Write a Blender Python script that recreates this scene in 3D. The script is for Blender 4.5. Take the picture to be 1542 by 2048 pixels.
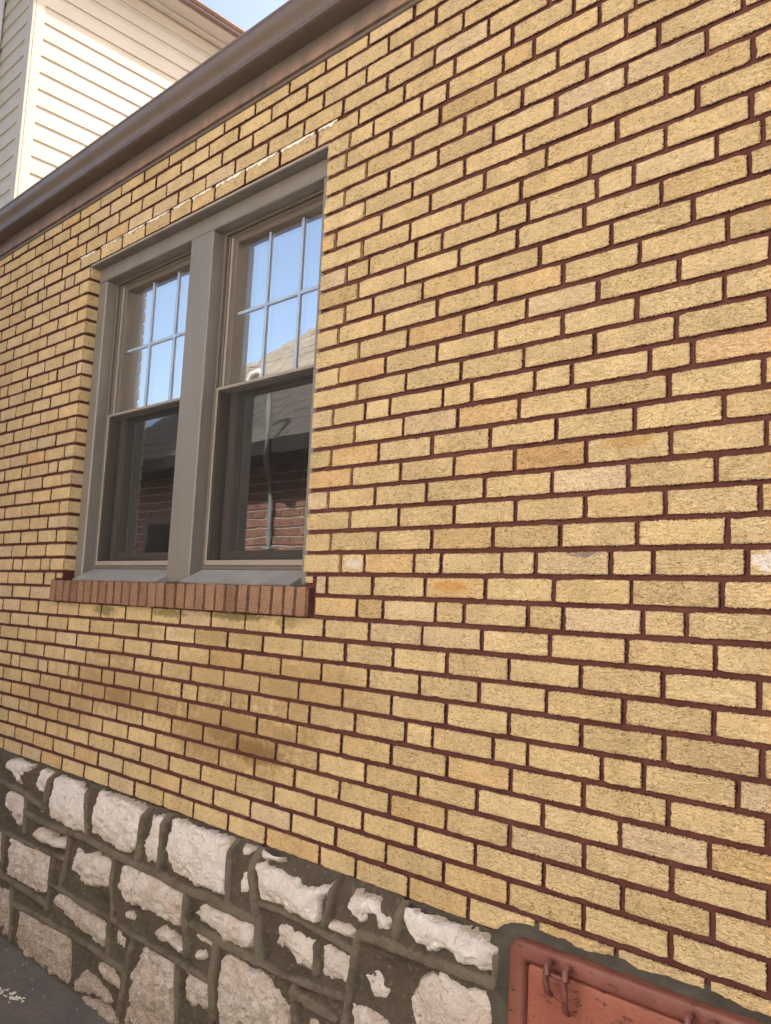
import bpy, math, random
import numpy as np
from mathutils import Vector, Matrix

random.seed(7)
for o in list(bpy.data.objects): bpy.data.objects.remove(o, do_unlink=True)
SC = bpy.context.scene
COL = SC.collection

# ---------------------------------------------------------------- camera
K = 0.0677            # one brick course, metres
GZ = 24.8             # courses from the ground up to course line 0
def X(u): return u*K
def Z(v): return (v+GZ)*K
cam_d = bpy.data.cameras.new('camera'); cam = bpy.data.objects.new('camera', cam_d); COL.objects.link(cam)
right = Vector((0.72667, 0.68543, 0.04617)); down = Vector((-0.04426, 0.11378, -0.99252)); fwd = Vector((-0.68556, 0.71919, 0.11302))
up = -down
M = Matrix(((right.x, up.x, -fwd.x), (right.y, up.y, -fwd.y), (right.z, up.z, -fwd.z))).to_4x4()
CAM = Vector((1.7773, -1.7796, 1.5863))
M.translation = CAM
cam.matrix_world = M
cam_d.sensor_fit = 'VERTICAL'; cam_d.sensor_height = 36.0; cam_d.lens = 1660.7/2048*36.0
cam_d.clip_start = 0.05; cam_d.clip_end = 1000
SC.camera = cam
SC.render.resolution_x = 771; SC.render.resolution_y = 1024

# ---------------------------------------------------------------- light
W = bpy.data.worlds.new('World'); SC.world = W; W.use_nodes = True
wn = W.node_tree; wn.nodes.clear()
wo = wn.nodes.new('ShaderNodeOutputWorld'); bg = wn.nodes.new('ShaderNodeBackground'); sky = wn.nodes.new('ShaderNodeTexSky')
sky.sky_type = 'NISHITA'; sky.sun_disc = False
TO_SUN = Vector((0.25, 0.71, 0.65)).normalized()
sky.sun_elevation = math.asin(TO_SUN.z); sky.sun_rotation = math.atan2(TO_SUN.x, TO_SUN.y)
sky.air_density = 0.85; sky.dust_density = 5.5; sky.ozone_density = 0.8; sky.altitude = 100
bg.inputs['Strength'].default_value = 0.15
wn.links.new(sky.outputs[0], bg.inputs[0]); wn.links.new(bg.outputs[0], wo.inputs[0])
sl = bpy.data.lights.new('sun', 'SUN'); sl.energy = 4.6; sl.angle = math.radians(0.6); sl.color = (1.0, 0.93, 0.84)
so = bpy.data.objects.new('sun', sl); COL.objects.link(so); so.rotation_mode = 'QUATERNION'
so.rotation_quaternion = (-TO_SUN).to_track_quat('-Z', 'Y')
SC.view_settings.view_transform = 'Standard'; SC.view_settings.look = 'None'
SC.view_settings.gamma = 1.0; SC.view_settings.use_curve_mapping = False
SC.view_settings.exposure = 1.37

# ---------------------------------------------------------------- helpers
def vnoise(x, y, seed=0):
    x = np.asarray(x, float); y = np.asarray(y, float)
    xi = np.floor(x).astype(np.int64); yi = np.floor(y).astype(np.int64)
    fx = x-xi; fy = y-yi; fx = fx*fx*(3-2*fx); fy = fy*fy*(3-2*fy)
    def h(a, b):
        n = (a*374761393 + b*668265263 + seed*1442695) & 0xffffffff
        n = ((n ^ (n >> 13))*1274126177) & 0xffffffff
        n = n ^ (n >> 16)
        return (n & 0xffff)/65535.0*2-1
    return (h(xi, yi)*(1-fx)+h(xi+1, yi)*fx)*(1-fy)+(h(xi, yi+1)*(1-fx)+h(xi+1, yi+1)*fx)*fy
def fbm(x, y, seed=0, o=4, g=0.5):
    s = 0; a = 1; t = 0
    for i in range(o):
        s = s+a*vnoise(np.asarray(x)*2**i, np.asarray(y)*2**i, seed+i*17); t += a; a *= g
    return s/t
def sstep(a, b, x):
    t = np.clip((x-a)/(b-a), 0, 1); return t*t*(3-2*t)

WPOS = {}
def put(o, parent, pos):
    pos = Vector(pos); WPOS[o.name] = pos
    if parent is not None:
        o.parent = parent; o.location = pos-WPOS[parent.name]
    else: o.location = pos
    COL.objects.link(o); return o
def thing(name, label, cat, pos, group=None):
    o = bpy.data.objects.new(name, None); put(o, None, pos); o.empty_display_size = 0.1
    o['label'] = label; o['category'] = cat
    if group: o['group'] = group
    return o
class MB:
    def __init__(s): s.v = []; s.f = []
    def add(s, vs, fs):
        n = len(s.v); s.v += [tuple(a) for a in vs]; s.f += [tuple(i+n for i in f) for f in fs]
    def box(s, x0, x1, y0, y1, z0, z1):
        s.add([(x0,y0,z0),(x1,y0,z0),(x1,y1,z0),(x0,y1,z0),(x0,y0,z1),(x1,y0,z1),(x1,y1,z1),(x0,y1,z1)],
              [(0,3,2,1),(4,5,6,7),(0,1,5,4),(1,2,6,5),(2,3,7,6),(3,0,4,7)])
    def rbox(s, x0, x1, y0, y1, z0, z1, b=0.003):
        # box whose edges are all chamfered by b
        b = min(b, (x1-x0)*.45, (y1-y0)*.45, (z1-z0)*.45)
        import itertools
        cs = [(x0,x1),(y0,y1),(z0,z1)]; vs = []; idx = {}
        for c in itertools.product((0,1),(0,1),(0,1)):
            for ax in range(3):
                p = [cs[i][c[i]]+(b if c[i]==0 else -b) if i != ax else cs[i][c[i]] for i in range(3)]
                idx[(c,ax)] = len(vs); vs.append(p)
        fs = []
        for ax in range(3):
            o1, o2 = [i for i in range(3) if i != ax]
            for sd in (0,1):
                q = []
                for a, d in ((0,0),(1,0),(1,1),(0,1)):
                    c = [0,0,0]; c[ax] = sd; c[o1] = a; c[o2] = d; q.append(idx[(tuple(c),ax)])
                flip = (sd == 0) != (ax == 1)
                fs.append(tuple(reversed(q)) if flip else tuple(q))
        for ax in range(3):
            o1, o2 = [i for i in range(3) if i != ax]
            for a in (0,1):
                for d in (0,1):
                    c0 = [0,0,0]; c0[o1] = a; c0[o2] = d; c1 = list(c0); c1[ax] = 1
                    q = [idx[(tuple(c0),o1)], idx[(tuple(c0),o2)], idx[(tuple(c1),o2)], idx[(tuple(c1),o1)]]
                    fs.append(tuple(q))
        for c in itertools.product((0,1),(0,1),(0,1)): fs.append(tuple(idx[(c,a)] for a in range(3)))
        s.add(vs, fs)
    def extrude_x(s, prof, x0, x1, cap=True):
        # prof: list of (y, z) ; closed
        n = len(prof); vs = [(x0,y,z) for y, z in prof]+[(x1,y,z) for y, z in prof]
        fs = [(i,(i+1)%n,n+(i+1)%n,n+i) for i in range(n)]
        if cap: fs += [tuple(range(n-1,-1,-1)), tuple(range(n,2*n))]
        s.add(vs, fs)
    def extrude_y(s, prof, y0, y1):
        n = len(prof); vs = [(x,y0,z) for x, z in prof]+[(x,y1,z) for x, z in prof]
        s.add(vs, [(i,n+i,n+(i+1)%n,(i+1)%n) for i in range(n)]+[tuple(range(n)), tuple(range(2*n-1,n-1,-1))])
    def tube(s, pts, r, n=10):
        pts = [Vector(p) for p in pts]; rs = r if isinstance(r, (list,tuple)) else [r]*len(pts)
        ref = Vector((0.13,0.2,1)).normalized(); vs = []
        for i, p in enumerate(pts):
            t = (pts[min(i+1,len(pts)-1)]-pts[max(i-1,0)]).normalized()
            if abs(t.dot(ref)) > .95: rf = Vector((1,0,0.1)).normalized()
            else: rf = ref
            a = t.cross(rf).normalized(); b = t.cross(a)
            if i and a.dot(pa) < 0: a, b = -a, -b
            pa = a
            for k in range(n):
                w = 2*math.pi*k/n; vs.append(p+(a*math.cos(w)+b*math.sin(w))*rs[i])
        m = len(pts); fs = [(i*n+k, i*n+(k+1)%n, (i+1)*n+(k+1)%n, (i+1)*n+k) for i in range(m-1) for k in range(n)]
        fs += [tuple(range(n)), tuple(range((m-1)*n, m*n))]
        s.add(vs, fs)
def obj(name, mb, mat, parent=None, label=None, kind=None, smooth=False, origin=None, bevel=None):
    vs = np.array(mb.v, float)
    if origin is None: origin = (vs.min(0)+vs.max(0))/2
    origin = np.array(origin, float)
    me = bpy.data.meshes.new(name); me.from_pydata((vs-origin).tolist(), [], mb.f); me.materials.append(mat)
    me.update()
    import bmesh
    if len(mb.f) < 20000:
        bm = bmesh.new(); bm.from_mesh(me); bmesh.ops.recalc_face_normals(bm, faces=bm.faces); bm.to_mesh(me); bm.free()
    if smooth:
        me.polygons.foreach_set('use_smooth', [True]*len(me.polygons))
        if smooth != 'all': me.set_sharp_from_angle(angle=math.radians(smooth if smooth is not True else 40))
    o = bpy.data.objects.new(name, me); put(o, parent, origin)
    if label: o['label'] = label
    if kind: o['kind'] = kind
    return o

# ---------------------------------------------------------------- node helpers
class NT:
    def __init__(s, name):
        s.m = bpy.data.materials.new(name); s.m.use_nodes = True; s.t = s.m.node_tree; s.t.nodes.clear()
        s.out = s.t.nodes.new('ShaderNodeOutputMaterial')
    def n(s, typ, ins=None, **props):
        nd = s.t.nodes.new('ShaderNode'+typ)
        for k, v in props.items(): setattr(nd, k, v)
        for k, v in (ins or {}).items():
            sock = nd.inputs[k]
            if isinstance(v, bpy.types.NodeSocket): s.t.links.new(v, sock)
            elif v is not None: sock.default_value = v
        return nd
    def math(s, op, a, b=None, c=None, clamp=False):
        nd = s.t.nodes.new('ShaderNodeMath'); nd.operation = op; nd.use_clamp = clamp
        for i, v in enumerate((a, b, c)):
            if v is None: continue
            if isinstance(v, bpy.types.NodeSocket): s.t.links.new(v, nd.inputs[i])
            else: nd.inputs[i].default_value = v
        return nd.outputs[0]
    def mix(s, fac, a, b, mode='MIX'):
        nd = s.t.nodes.new('ShaderNodeMix'); nd.data_type = 'RGBA'; nd.blend_type = mode; nd.clamp_factor = True
        for i, v in ((0, fac), (6, a), (7, b)):
            if isinstance(v, bpy.types.NodeSocket): s.t.links.new(v, nd.inputs[i])
            else:
                if i and len(v) == 3: v = (*v, 1)
                nd.inputs[i].default_value = v
        return nd.outputs[2]
    def ramp(s, x, a, b, lo=0.0, hi=1.0):
        nd = s.t.nodes.new('ShaderNodeMapRange'); nd.interpolation_type = 'SMOOTHSTEP'; nd.clamp = True
        s.t.links.new(x, nd.inputs[0]); nd.inputs[1].default_value = a; nd.inputs[2].default_value = b
        nd.inputs[3].default_value = lo; nd.inputs[4].default_value = hi
        return nd.outputs[0]
    def pos(s): return s.n('NewGeometry').outputs['Position']
    def noise(s, vec, scale, detail=3.0, rough=0.55, sc3=None, dist=0.0, off=None):
        if sc3 is not None or off is not None:
            mp = s.n('Mapping', {'Vector': vec, 'Scale': sc3 or (1,1,1), 'Location': off or (0,0,0)}); vec = mp.outputs[0]
        return s.n('TexNoise', {'Vector': vec, 'Scale': scale, 'Detail': detail, 'Roughness': rough, 'Distortion': dist}).outputs[0]
    def bump(s, h, dist, strength=1.0, normal=None):
        return s.n('Bump', {'Height': h, 'Distance': dist, 'Strength': strength, 'Normal': normal}).outputs[0]
    def finish(s, color, rough=0.8, normal=None, metallic=0.0, spec=0.5):
        b = s.n('BsdfPrincipled', {'Base Color': color if isinstance(color, bpy.types.NodeSocket) else (*color, 1), 'Roughness': rough, 'Metallic': metallic, 'Specular IOR Level': spec})
        if normal is not None: s.t.links.new(normal, b.inputs['Normal'])
        s.t.links.new(b.outputs[0], s.out.inputs[0]); return s.m

def mat_brick(name, base, pink, orange, smear_col, pit=1.0, stains=True, bump=0.013):
    t = NT(name); P = t.pos()
    tone = t.n('Attribute', attribute_name='tone').outputs['Vector']
    sep = t.n('SeparateXYZ', {0: tone}); r, g, b = sep.outputs
    fuv = t.n('SeparateXYZ', {0: t.n('Attribute', attribute_name='fuv').outputs['Vector']})
    fh = t.n('SeparateXYZ', {0: t.n('Attribute', attribute_name='fh').outputs['Vector']})
    dx = t.math('SUBTRACT', fh.outputs[0], t.math('ABSOLUTE', fuv.outputs[0]))
    dz = t.math('SUBTRACT', fh.outputs[1], t.math('ABSOLUTE', fuv.outputs[1]))
    d = t.math('MINIMUM', dx, dz)
    big = t.noise(P, 9, 3, .5); mid = t.noise(P, 34, 4, .6)
    c = t.mix(g, base, pink)
    c = t.mix(b, c, orange)
    c = t.mix(t.ramp(mid, .55, .75, 0, .30), c, orange)
    c = t.mix(t.ramp(t.noise(P, 55, 2, .5, off=(3,1,7)), .5, .8, 0, .22), c, pink)
    v = t.math('ADD', t.math('MULTIPLY', r, .24), t.ramp(big, .2, .8, .80, 1.04))
    c = t.mix(1.0, c, t.n('CombineColor', {0: v, 1: v, 2: v}).outputs[0], 'MULTIPLY')
    # worm-track texture of the face, its relief shading put into the colour
    w1 = t.noise(P, 78, 2.0, .60, sc3=(1, 1, 2.1), dist=1.6)
    w2 = t.noise(P, 330, 2, .6, sc3=(1, 1, 1.5))
    vor = t.n('TexVoronoi', {'Vector': P, 'Scale': 150.0, 'Randomness': 1.0}).outputs['Distance']
    hgt = t.math('ADD', t.math('MULTIPLY', w1, 1.0), t.math('ADD', t.math('MULTIPLY', w2, .28), t.math('MULTIPLY', vor, .22)))
    pits = t.math('MULTIPLY', t.ramp(w1, .450, .35, 0, .95*pit), t.ramp(t.noise(P, 30, 2, .5, off=(5,5,5)), .3, .6, .55, 1.0))
    c = t.mix(t.ramp(w1, .55, .70, 0, .35), c, tuple(min(1, x*1.22) for x in base))  # crests painted lighter, as if catching light
    cr = t.ramp(t.math('FRACT', t.math('MULTIPLY', t.math('ADD', r, 3.0), 41.7)), 0, 1, .85, 1.12)
    dots = t.math('MULTIPLY', t.ramp(t.noise(P, 150, 1, .5, off=(9,4,2)), .72, .79, 0, .75*pit), 1.0)
    c = t.mix(t.math('MULTIPLY', pits, t.ramp(t.math('FRACT', t.math('MULTIPLY', t.math('ADD', r, 3.0), 41.7)), 0, 1, .72, .98)), c, t.mix(1.0, c, (.46, .39, .30), 'MULTIPLY'))  # pits painted darker in place of missing occlusion
    c = t.mix(dots, c, (.16, .105, .055))
    if stains:
        for (sx, sz, rx, rz, colr, amt) in STAINS:
            q = t.n('Mapping', {'Vector': P, 'Location': (-sx/rx, 0, -sz/rz), 'Scale': (1/rx, 0, 1/rz)}).outputs[0]
            ln = t.n('VectorMath', {0: q}, operation='LENGTH').outputs['Value']
            f = t.ramp(t.math('ADD', ln, t.math('MULTIPLY', t.math('SUBTRACT', mid, .5), 1.6)), 1.0, .45, 0, amt)
            c = t.mix(f, c, colr)
    # mortar colour dragged over ragged brick edges
    en = t.math('MULTIPLY', t.math('SUBTRACT', t.noise(P, 210, 3, .75), .5), .017)
    e2 = t.math('ADD', d, en)
    c = t.mix(t.ramp(t.math('ADD', d, t.math('MULTIPLY', t.math('SUBTRACT', t.noise(P, 40, 3, .6, off=(1,5,2)), .5), .030)), .006, -.002, 0, .45), c, tuple(a*.55+s_*.45 for a, s_ in zip(orange, smear_col)))
    c = t.mix(t.ramp(e2, .0014, .0002), c, smear_col)
    nrm = t.bump(t.math('MULTIPLY', hgt, cr), bump)
    return t.finish(c, .88, nrm, spec=.25)

def mat_mortar(name, col, col2, bump=.0012, sc=1.0):
    t = NT(name); P = t.pos()
    a = t.noise(P, 14*sc, 4, .6); b = t.noise(P, 320*sc, 3, .6); cc = t.noise(P, 90*sc, 3, .6)
    c = t.mix(t.ramp(a, .3, .72), col, col2)
    c = t.mix(t.ramp(cc, .57, .74, 0, .5), c, tuple(x*1.8 for x in col2))
    c = t.mix(t.ramp(t.noise(P, 4*sc, 4, .65, off=(3, 3, 3)), .5, .7, 0, .45), c, tuple(x*1.35+.004 for x in col2))
    nrm = t.bump(t.math('ADD', b, t.math('MULTIPLY', cc, 1.2)), bump)
    return t.finish(c, .93, nrm, spec=.2)
def mat_paint(name, col, rough=.45, dirt=None, damt=.3, bump=.0003, metallic=0.0, sc=(1,1,1)):
    t = NT(name); P = t.pos()
    a = t.noise(P, 7, 4, .6, sc3=sc); b = t.noise(P, 180, 3, .6)
    c = t.mix(t.ramp(a, .35, .75, 0, damt), col, dirt or tuple(x*.7 for x in col))
    c = t.mix(t.ramp(t.noise(P, 60, 4, .7, sc3=sc, off=(2,3,4)), .62, .78, 0, damt), c, tuple(min(1, x*1.35) for x in col))
    rr = t.ramp(a, .2, .8, rough*.85, min(1, rough*1.25))
    return t.finish(c, rr, t.bump(b, bump), metallic)

# measured layout, in courses along (u) and up (v) the wall
ROWS = {
 -13: [-78.33,-75.31,-72.29,-69.27,-66.25,-63.23,-60.21,-57.19,-54.17,-51.15,-48.13,-45.11,-42.09,-39.07,-36.05,-32.96,-29.91,-26.85,-23.81,-20.76,-17.76,-14.72,-11.78,-8.7,-5.69,-1.89,0.42,3.42,6.44,9.46,12.48,15.5,18.52,21.54,24.56,27.58,30.6,33.62,36.64,39.66,42.68,45.7,48.72],
 -12: [-76.61,-73.59,-70.57,-67.55,-64.53,-61.51,-58.49,-55.47,-52.45,-49.43,-46.41,-43.39,-40.37,-37.35,-34.33,-31.31,-28.27,-25.26,-22.2,-19.2,-16.15,-13.1,-10.08,-6.98,-3.91,-0.91,2.14,5.2,8.22,11.29,14.34,17.31,20.33,23.35,26.37,29.39,32.41,35.43,38.45,41.47,44.49,47.51],
 -11: [-77.97,-74.95,-71.93,-68.91,-65.89,-62.87,-59.85,-56.83,-53.81,-50.79,-47.77,-44.75,-41.73,-38.71,-35.69,-32.62,-29.61,-26.53,-23.57,-20.46,-17.41,-14.39,-11.34,-8.3,-5.29,-2.29,0.69,3.7,6.69,9.71,12.7,15.65,18.67,21.69,24.71,27.73,30.75,33.77,36.79,39.81,42.83,45.85,48.87],
 -10: [-76.37,-73.35,-70.33,-67.31,-64.29,-61.27,-58.25,-55.23,-52.21,-49.19,-46.17,-43.15,-40.13,-37.11,-34.07,-31.01,-27.99,-25.01,-21.99,-18.95,-15.92,-12.92,-9.82,-6.87,-3.87,-0.83,2.2,5.2,8.21,11.27,14.36,17.3,20.32,23.34,26.36,29.38,32.4,35.42,38.44,41.46,44.48,47.5],
 -9: [-77.95,-74.93,-71.91,-68.89,-65.87,-62.85,-59.83,-56.81,-53.79,-50.77,-47.75,-44.73,-41.71,-38.69,-35.67,-32.55,-29.51,-26.48,-23.45,-20.41,-17.45,-14.41,-11.38,-8.35,-5.32,-2.32,0.72,3.72,6.66,9.59,12.57,15.55,18.57,21.59,24.61,27.63,30.65,33.67,36.69,39.71,42.73,45.75,48.77],
 -8: [-76.52,-73.5,-70.48,-67.46,-64.44,-61.42,-58.4,-55.38,-52.36,-49.34,-46.32,-43.3,-40.28,-37.26,-34.09,-31.08,-28.06,-24.97,-22.05,-19.0,-15.96,-12.95,-9.91,-6.88,-3.85,-0.84,2.18,5.18,8.2,11.19,14.24,17.27,20.29,23.31,26.33,29.35,32.37,35.39,38.41,41.43,44.45,47.47],
 -7: [-76.85,-75.35,-72.33,-70.83,-67.81,-66.31,-63.29,-61.79,-58.77,-57.27,-54.25,-52.75,-49.73,-48.23,-45.21,-43.71,-40.69,-39.19,-36.17,-34.68,-31.62,-30.14,-27.06,-25.59,-22.59,-21.07,-18.08,-16.61,-13.65,-12.13,-9.12,-7.61,-4.6,-3.07,-0.09,2.91,4.37,7.36,8.89,11.87,13.39,16.42,17.92,20.94,22.44,25.46,26.96,29.98,31.48,34.5,36.0,39.02,40.52,43.54,45.04,48.06],
 -6: [-76.26,-73.24,-70.22,-67.2,-64.18,-61.16,-58.14,-55.12,-52.1,-49.08,-46.06,-43.04,-40.02,-37.0,-33.95,-30.88,-27.82,-24.86,-21.83,-18.85,-15.83,-12.9,-9.89,-6.9,-3.91,-0.94,2.07,5.04,8.03,11.08,14.09,17.14,20.16,23.18,26.2,29.22,32.24,35.26,38.28,41.3,44.32,47.34],
 -5: [-77.78,-74.76,-71.74,-68.72,-65.7,-62.68,-59.66,-56.64,-53.62,-50.6,-47.58,-44.56,-41.54,-38.52,-35.42,-32.36,-29.34,-26.31,-23.26,-20.25,-17.16,-14.24,-11.28,-8.36,-5.36,-2.4,0.6,3.58,6.61,9.63,12.65,15.69,18.71,21.73,24.75,27.77,30.79,33.81,36.83,39.85,42.87,45.89,48.91],
 -4: [-76.22,-73.2,-70.18,-67.16,-64.14,-61.12,-58.1,-55.08,-52.06,-49.04,-46.02,-43.0,-39.98,-36.96,-33.85,-30.77,-27.76,-24.68,-21.69,-18.64,-15.73,-12.78,-9.74,-6.79,-3.84,-0.91,2.04,4.97,7.98,11.0,14.03,17.05,20.07,23.09,26.11,29.13,32.15,35.17,38.19,41.21,44.23,47.25],
 -3: [-77.79,-74.77,-71.75,-68.73,-65.71,-62.69,-59.67,-56.65,-53.63,-50.61,-47.59,-44.57,-41.55,-38.53,-35.51,-32.41,-29.41,-26.39,-23.33,-20.33,-17.35,-14.31,-11.34,-8.35,-5.31,-2.4,0.54,3.6,6.66,9.73,12.73,15.73,18.75,21.77,24.79,27.81,30.83,33.85,36.87,39.89,42.91,45.93,48.95],
 -2: [-76.34,-73.32,-70.3,-67.28,-64.26,-61.24,-58.22,-55.2,-52.18,-49.16,-46.14,-43.12,-40.1,-37.08,-34.01,-0.28,1.3,4.28,5.76,8.76,10.27,13.29,14.79,17.81,20.83,23.85,26.87,29.89,32.91,35.93,38.95,41.97,44.99,48.01],
 -1: [-77.36,-74.34,-71.32,-68.3,-65.28,-62.26,-59.24,-56.22,-53.2,-50.18,-47.16,-44.14,-41.12,-38.1,-35.06,-32.01,-3.21,-2.35,0.62,3.66,6.76,9.83,12.87,15.93,18.95,21.97,24.99,28.01,31.03,34.05,37.07,40.09,43.11,46.13],
 0: [-76.6,-73.58,-72.08,-69.06,-67.56,-64.54,-63.04,-60.02,-58.52,-55.5,-54.0,-50.98,-49.48,-46.46,-44.96,-41.94,-40.44,-37.42,-35.82,-32.7,-31.19,-1.51,0.01,3.0,4.49,7.49,9.03,12.09,13.65,16.71,18.21,21.23,22.73,25.75,27.25,30.27,31.77,34.79,36.29,39.31,40.81,43.83,45.33,48.35],
 1: [-77.11,-74.09,-71.07,-68.05,-65.03,-62.01,-58.99,-55.97,-52.95,-49.93,-46.91,-43.89,-40.87,-37.85,-35.28,-32.09,-2.28,0.79,3.92,7.04,10.07,13.07,16.11,19.13,22.15,25.17,28.19,31.21,34.23,37.25,40.27,43.29,46.31],
 2: [-78.86,-75.84,-72.82,-69.8,-66.78,-63.76,-60.74,-57.72,-54.7,-51.68,-48.66,-45.64,-42.62,-39.6,-36.53,-33.58,-30.64,-1.05,2.02,5.06,8.05,11.06,14.06,17.12,20.14,23.16,26.18,29.2,32.22,35.24,38.26,41.28,44.3,47.32],
 3: [-77.49,-74.47,-71.45,-68.43,-65.41,-62.39,-59.37,-56.35,-53.33,-50.31,-47.29,-44.27,-41.25,-38.23,-35.14,-32.13,-2.58,0.48,3.53,6.57,9.63,12.69,15.76,18.78,21.8,24.82,27.84,30.86,33.88,36.9,39.92,42.94,45.96,48.98],
 4: [-76.09,-73.07,-70.05,-67.03,-64.01,-60.99,-57.97,-54.95,-51.93,-48.91,-45.89,-42.87,-39.85,-36.79,-33.75,-30.58,-1.09,1.97,4.95,7.96,11.07,14.22,17.3,20.32,23.34,26.36,29.38,32.4,35.42,38.44,41.46,44.48,47.5],
 5: [-77.45,-74.43,-71.41,-68.39,-65.37,-62.35,-59.33,-56.31,-53.29,-50.27,-47.25,-44.23,-41.21,-38.19,-35.13,-32.07,-2.54,0.6,3.71,6.74,9.8,12.9,15.99,19.01,22.03,25.05,28.07,31.09,34.11,37.13,40.15,43.17,46.19],
 6: [-78.93,-75.91,-72.89,-69.87,-66.85,-63.83,-60.81,-57.79,-54.77,-51.75,-48.73,-45.71,-42.69,-39.67,-36.67,-33.64,-30.59,-1.06,2.01,5.05,8.08,11.11,14.15,17.22,20.24,23.26,26.28,29.3,32.32,35.34,38.36,41.38,44.4,47.42],
 7: [-76.76,-73.74,-72.24,-69.22,-67.72,-64.7,-63.2,-60.18,-58.68,-55.66,-54.16,-51.14,-49.64,-46.62,-45.12,-42.1,-40.6,-37.43,-35.94,-32.86,-31.35,-2.57,-0.39,1.17,4.21,5.74,8.78,10.38,13.45,14.96,17.98,19.48,22.5,24.0,27.02,28.52,31.54,33.04,36.06,37.56,40.58,42.08,45.1,46.6],
 8: [-76.03,-73.01,-69.99,-66.97,-63.95,-60.93,-57.91,-54.89,-51.87,-48.85,-45.83,-42.81,-39.79,-36.71,-33.66,-30.52,-1.01,2.06,5.16,8.25,11.33,14.38,17.41,20.43,23.45,26.47,29.49,32.51,35.53,38.55,41.57,44.59,47.61],
 9: [-77.48,-74.46,-71.44,-68.42,-65.4,-62.38,-59.36,-56.34,-53.32,-50.3,-47.28,-44.26,-41.24,-38.19,-35.13,-32.08,-2.32,0.75,3.81,6.88,9.93,12.93,16.01,19.03,22.05,25.07,28.09,31.11,34.13,37.15,40.17,43.19,46.21],
 10: [-78.88,-75.86,-72.84,-69.82,-66.8,-63.78,-60.76,-57.74,-54.72,-51.7,-48.68,-45.66,-42.64,-39.62,-36.52,-33.5,-30.5,-1.02,2.06,5.2,8.32,11.41,14.47,17.49,20.51,23.53,26.55,29.57,32.59,35.61,38.63,41.65,44.67,47.69],
 11: [-77.41,-74.39,-71.37,-68.35,-65.33,-62.31,-59.29,-56.27,-53.25,-50.23,-47.21,-44.19,-41.17,-38.09,-35.02,-32.08,-2.48,0.57,3.68,6.79,9.92,13.02,16.12,19.14,22.16,25.18,28.2,31.22,34.24,37.26,40.28,43.3,46.32],
 12: [-78.91,-75.89,-72.87,-69.85,-66.83,-63.81,-60.79,-57.77,-54.75,-51.73,-48.71,-45.69,-42.67,-39.65,-36.57,-33.53,-30.52,-2.12,-0.22,2.81,5.79,8.85,11.91,14.95,17.97,20.99,24.01,27.03,30.05,33.07,36.09,39.11,42.13,45.15,48.17],
 13: [-77.47,-74.45,-71.43,-68.41,-65.39,-62.37,-59.35,-56.33,-53.31,-50.29,-47.27,-44.25,-41.23,-38.19,-35.15,-31.99,-1.29,1.74,4.79,7.78,10.8,13.82,16.82,19.84,22.86,25.88,28.9,31.92,34.94,37.96,40.98,44.0,47.02],
 14: [-77.84,-74.82,-73.32,-70.3,-68.8,-65.78,-64.28,-61.26,-59.76,-56.74,-55.24,-52.22,-50.72,-47.7,-46.2,-43.18,-41.68,-38.88,-37.4,-34.29,-32.86,-29.87,-2.18,-0.62,2.33,3.83,6.79,8.25,11.28,12.77,15.75,17.24,20.26,21.76,24.78,26.28,29.3,30.8,33.82,35.32,38.34,39.84,42.86,44.36,47.38],
 15: [-77.46,-74.44,-71.42,-68.4,-65.38,-62.36,-59.34,-56.32,-53.3,-50.28,-47.26,-44.24,-41.22,-38.18,-35.14,-32.09,-1.12,1.91,4.93,7.89,10.97,13.95,16.89,19.91,22.93,25.95,28.97,31.99,35.01,38.03,41.05,44.07,47.09],
 16: [-78.89,-75.87,-72.85,-69.83,-66.81,-63.79,-60.77,-57.75,-54.73,-51.71,-48.69,-45.67,-42.65,-39.56,-36.56,-33.54,-30.57,-3.06,0.05,3.05,6.05,9.05,12.08,15.09,18.11,21.13,24.15,27.17,30.19,33.21,36.23,39.25,42.27,45.29,48.31],
 17: [-77.47,-74.45,-71.43,-68.41,-65.39,-62.37,-59.35,-56.33,-53.31,-50.29,-47.27,-44.25,-41.23,-38.23,-35.15,-32.1,-1.1,1.94,4.92,7.95,10.93,13.93,16.94,19.96,22.98,26.0,29.02,32.04,35.06,38.08,41.1,44.12,47.14],
 18: [-76.01,-72.99,-69.97,-66.95,-63.93,-60.91,-57.89,-54.87,-51.85,-48.83,-45.81,-42.79,-39.67,-36.57,-33.52,-30.49,-2.57,0.41,3.42,6.42,9.42,12.42,15.4,18.42,21.44,24.46,27.48,30.5,33.52,36.54,39.56,42.58,45.6,48.62],
 19: [-77.35,-74.33,-71.31,-68.29,-65.27,-62.25,-59.23,-56.21,-53.19,-50.17,-47.15,-44.13,-41.25,-38.13,-35.1,-32.09,-1.13,1.84,4.84,7.83,10.77,13.66,16.63,19.65,22.67,25.69,28.71,31.73,34.75,37.77,40.79,43.81,46.83],
 20: [-79.0,-75.98,-72.96,-69.94,-66.92,-63.9,-60.88,-57.86,-54.84,-51.82,-48.8,-45.78,-42.76,-39.67,-36.62,-33.59,-30.54,-2.62,0.4,3.42,6.42,9.44,12.39,15.41,18.43,21.45,24.47,27.49,30.51,33.53,36.55,39.57,42.59,45.61,48.63],
 21: [-76.98,-73.96,-72.46,-69.44,-67.94,-64.92,-63.42,-60.4,-58.9,-55.88,-54.38,-51.36,-49.86,-46.84,-45.34,-42.32,-40.69,-37.58,-36.06,-32.99,-31.48,-2.42,-0.79,2.3,3.8,6.79,8.31,11.27,12.72,15.74,17.24,20.26,21.76,24.78,26.28,29.3,30.8,33.82,35.32,38.34,39.84,42.86,44.36,47.38],
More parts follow.
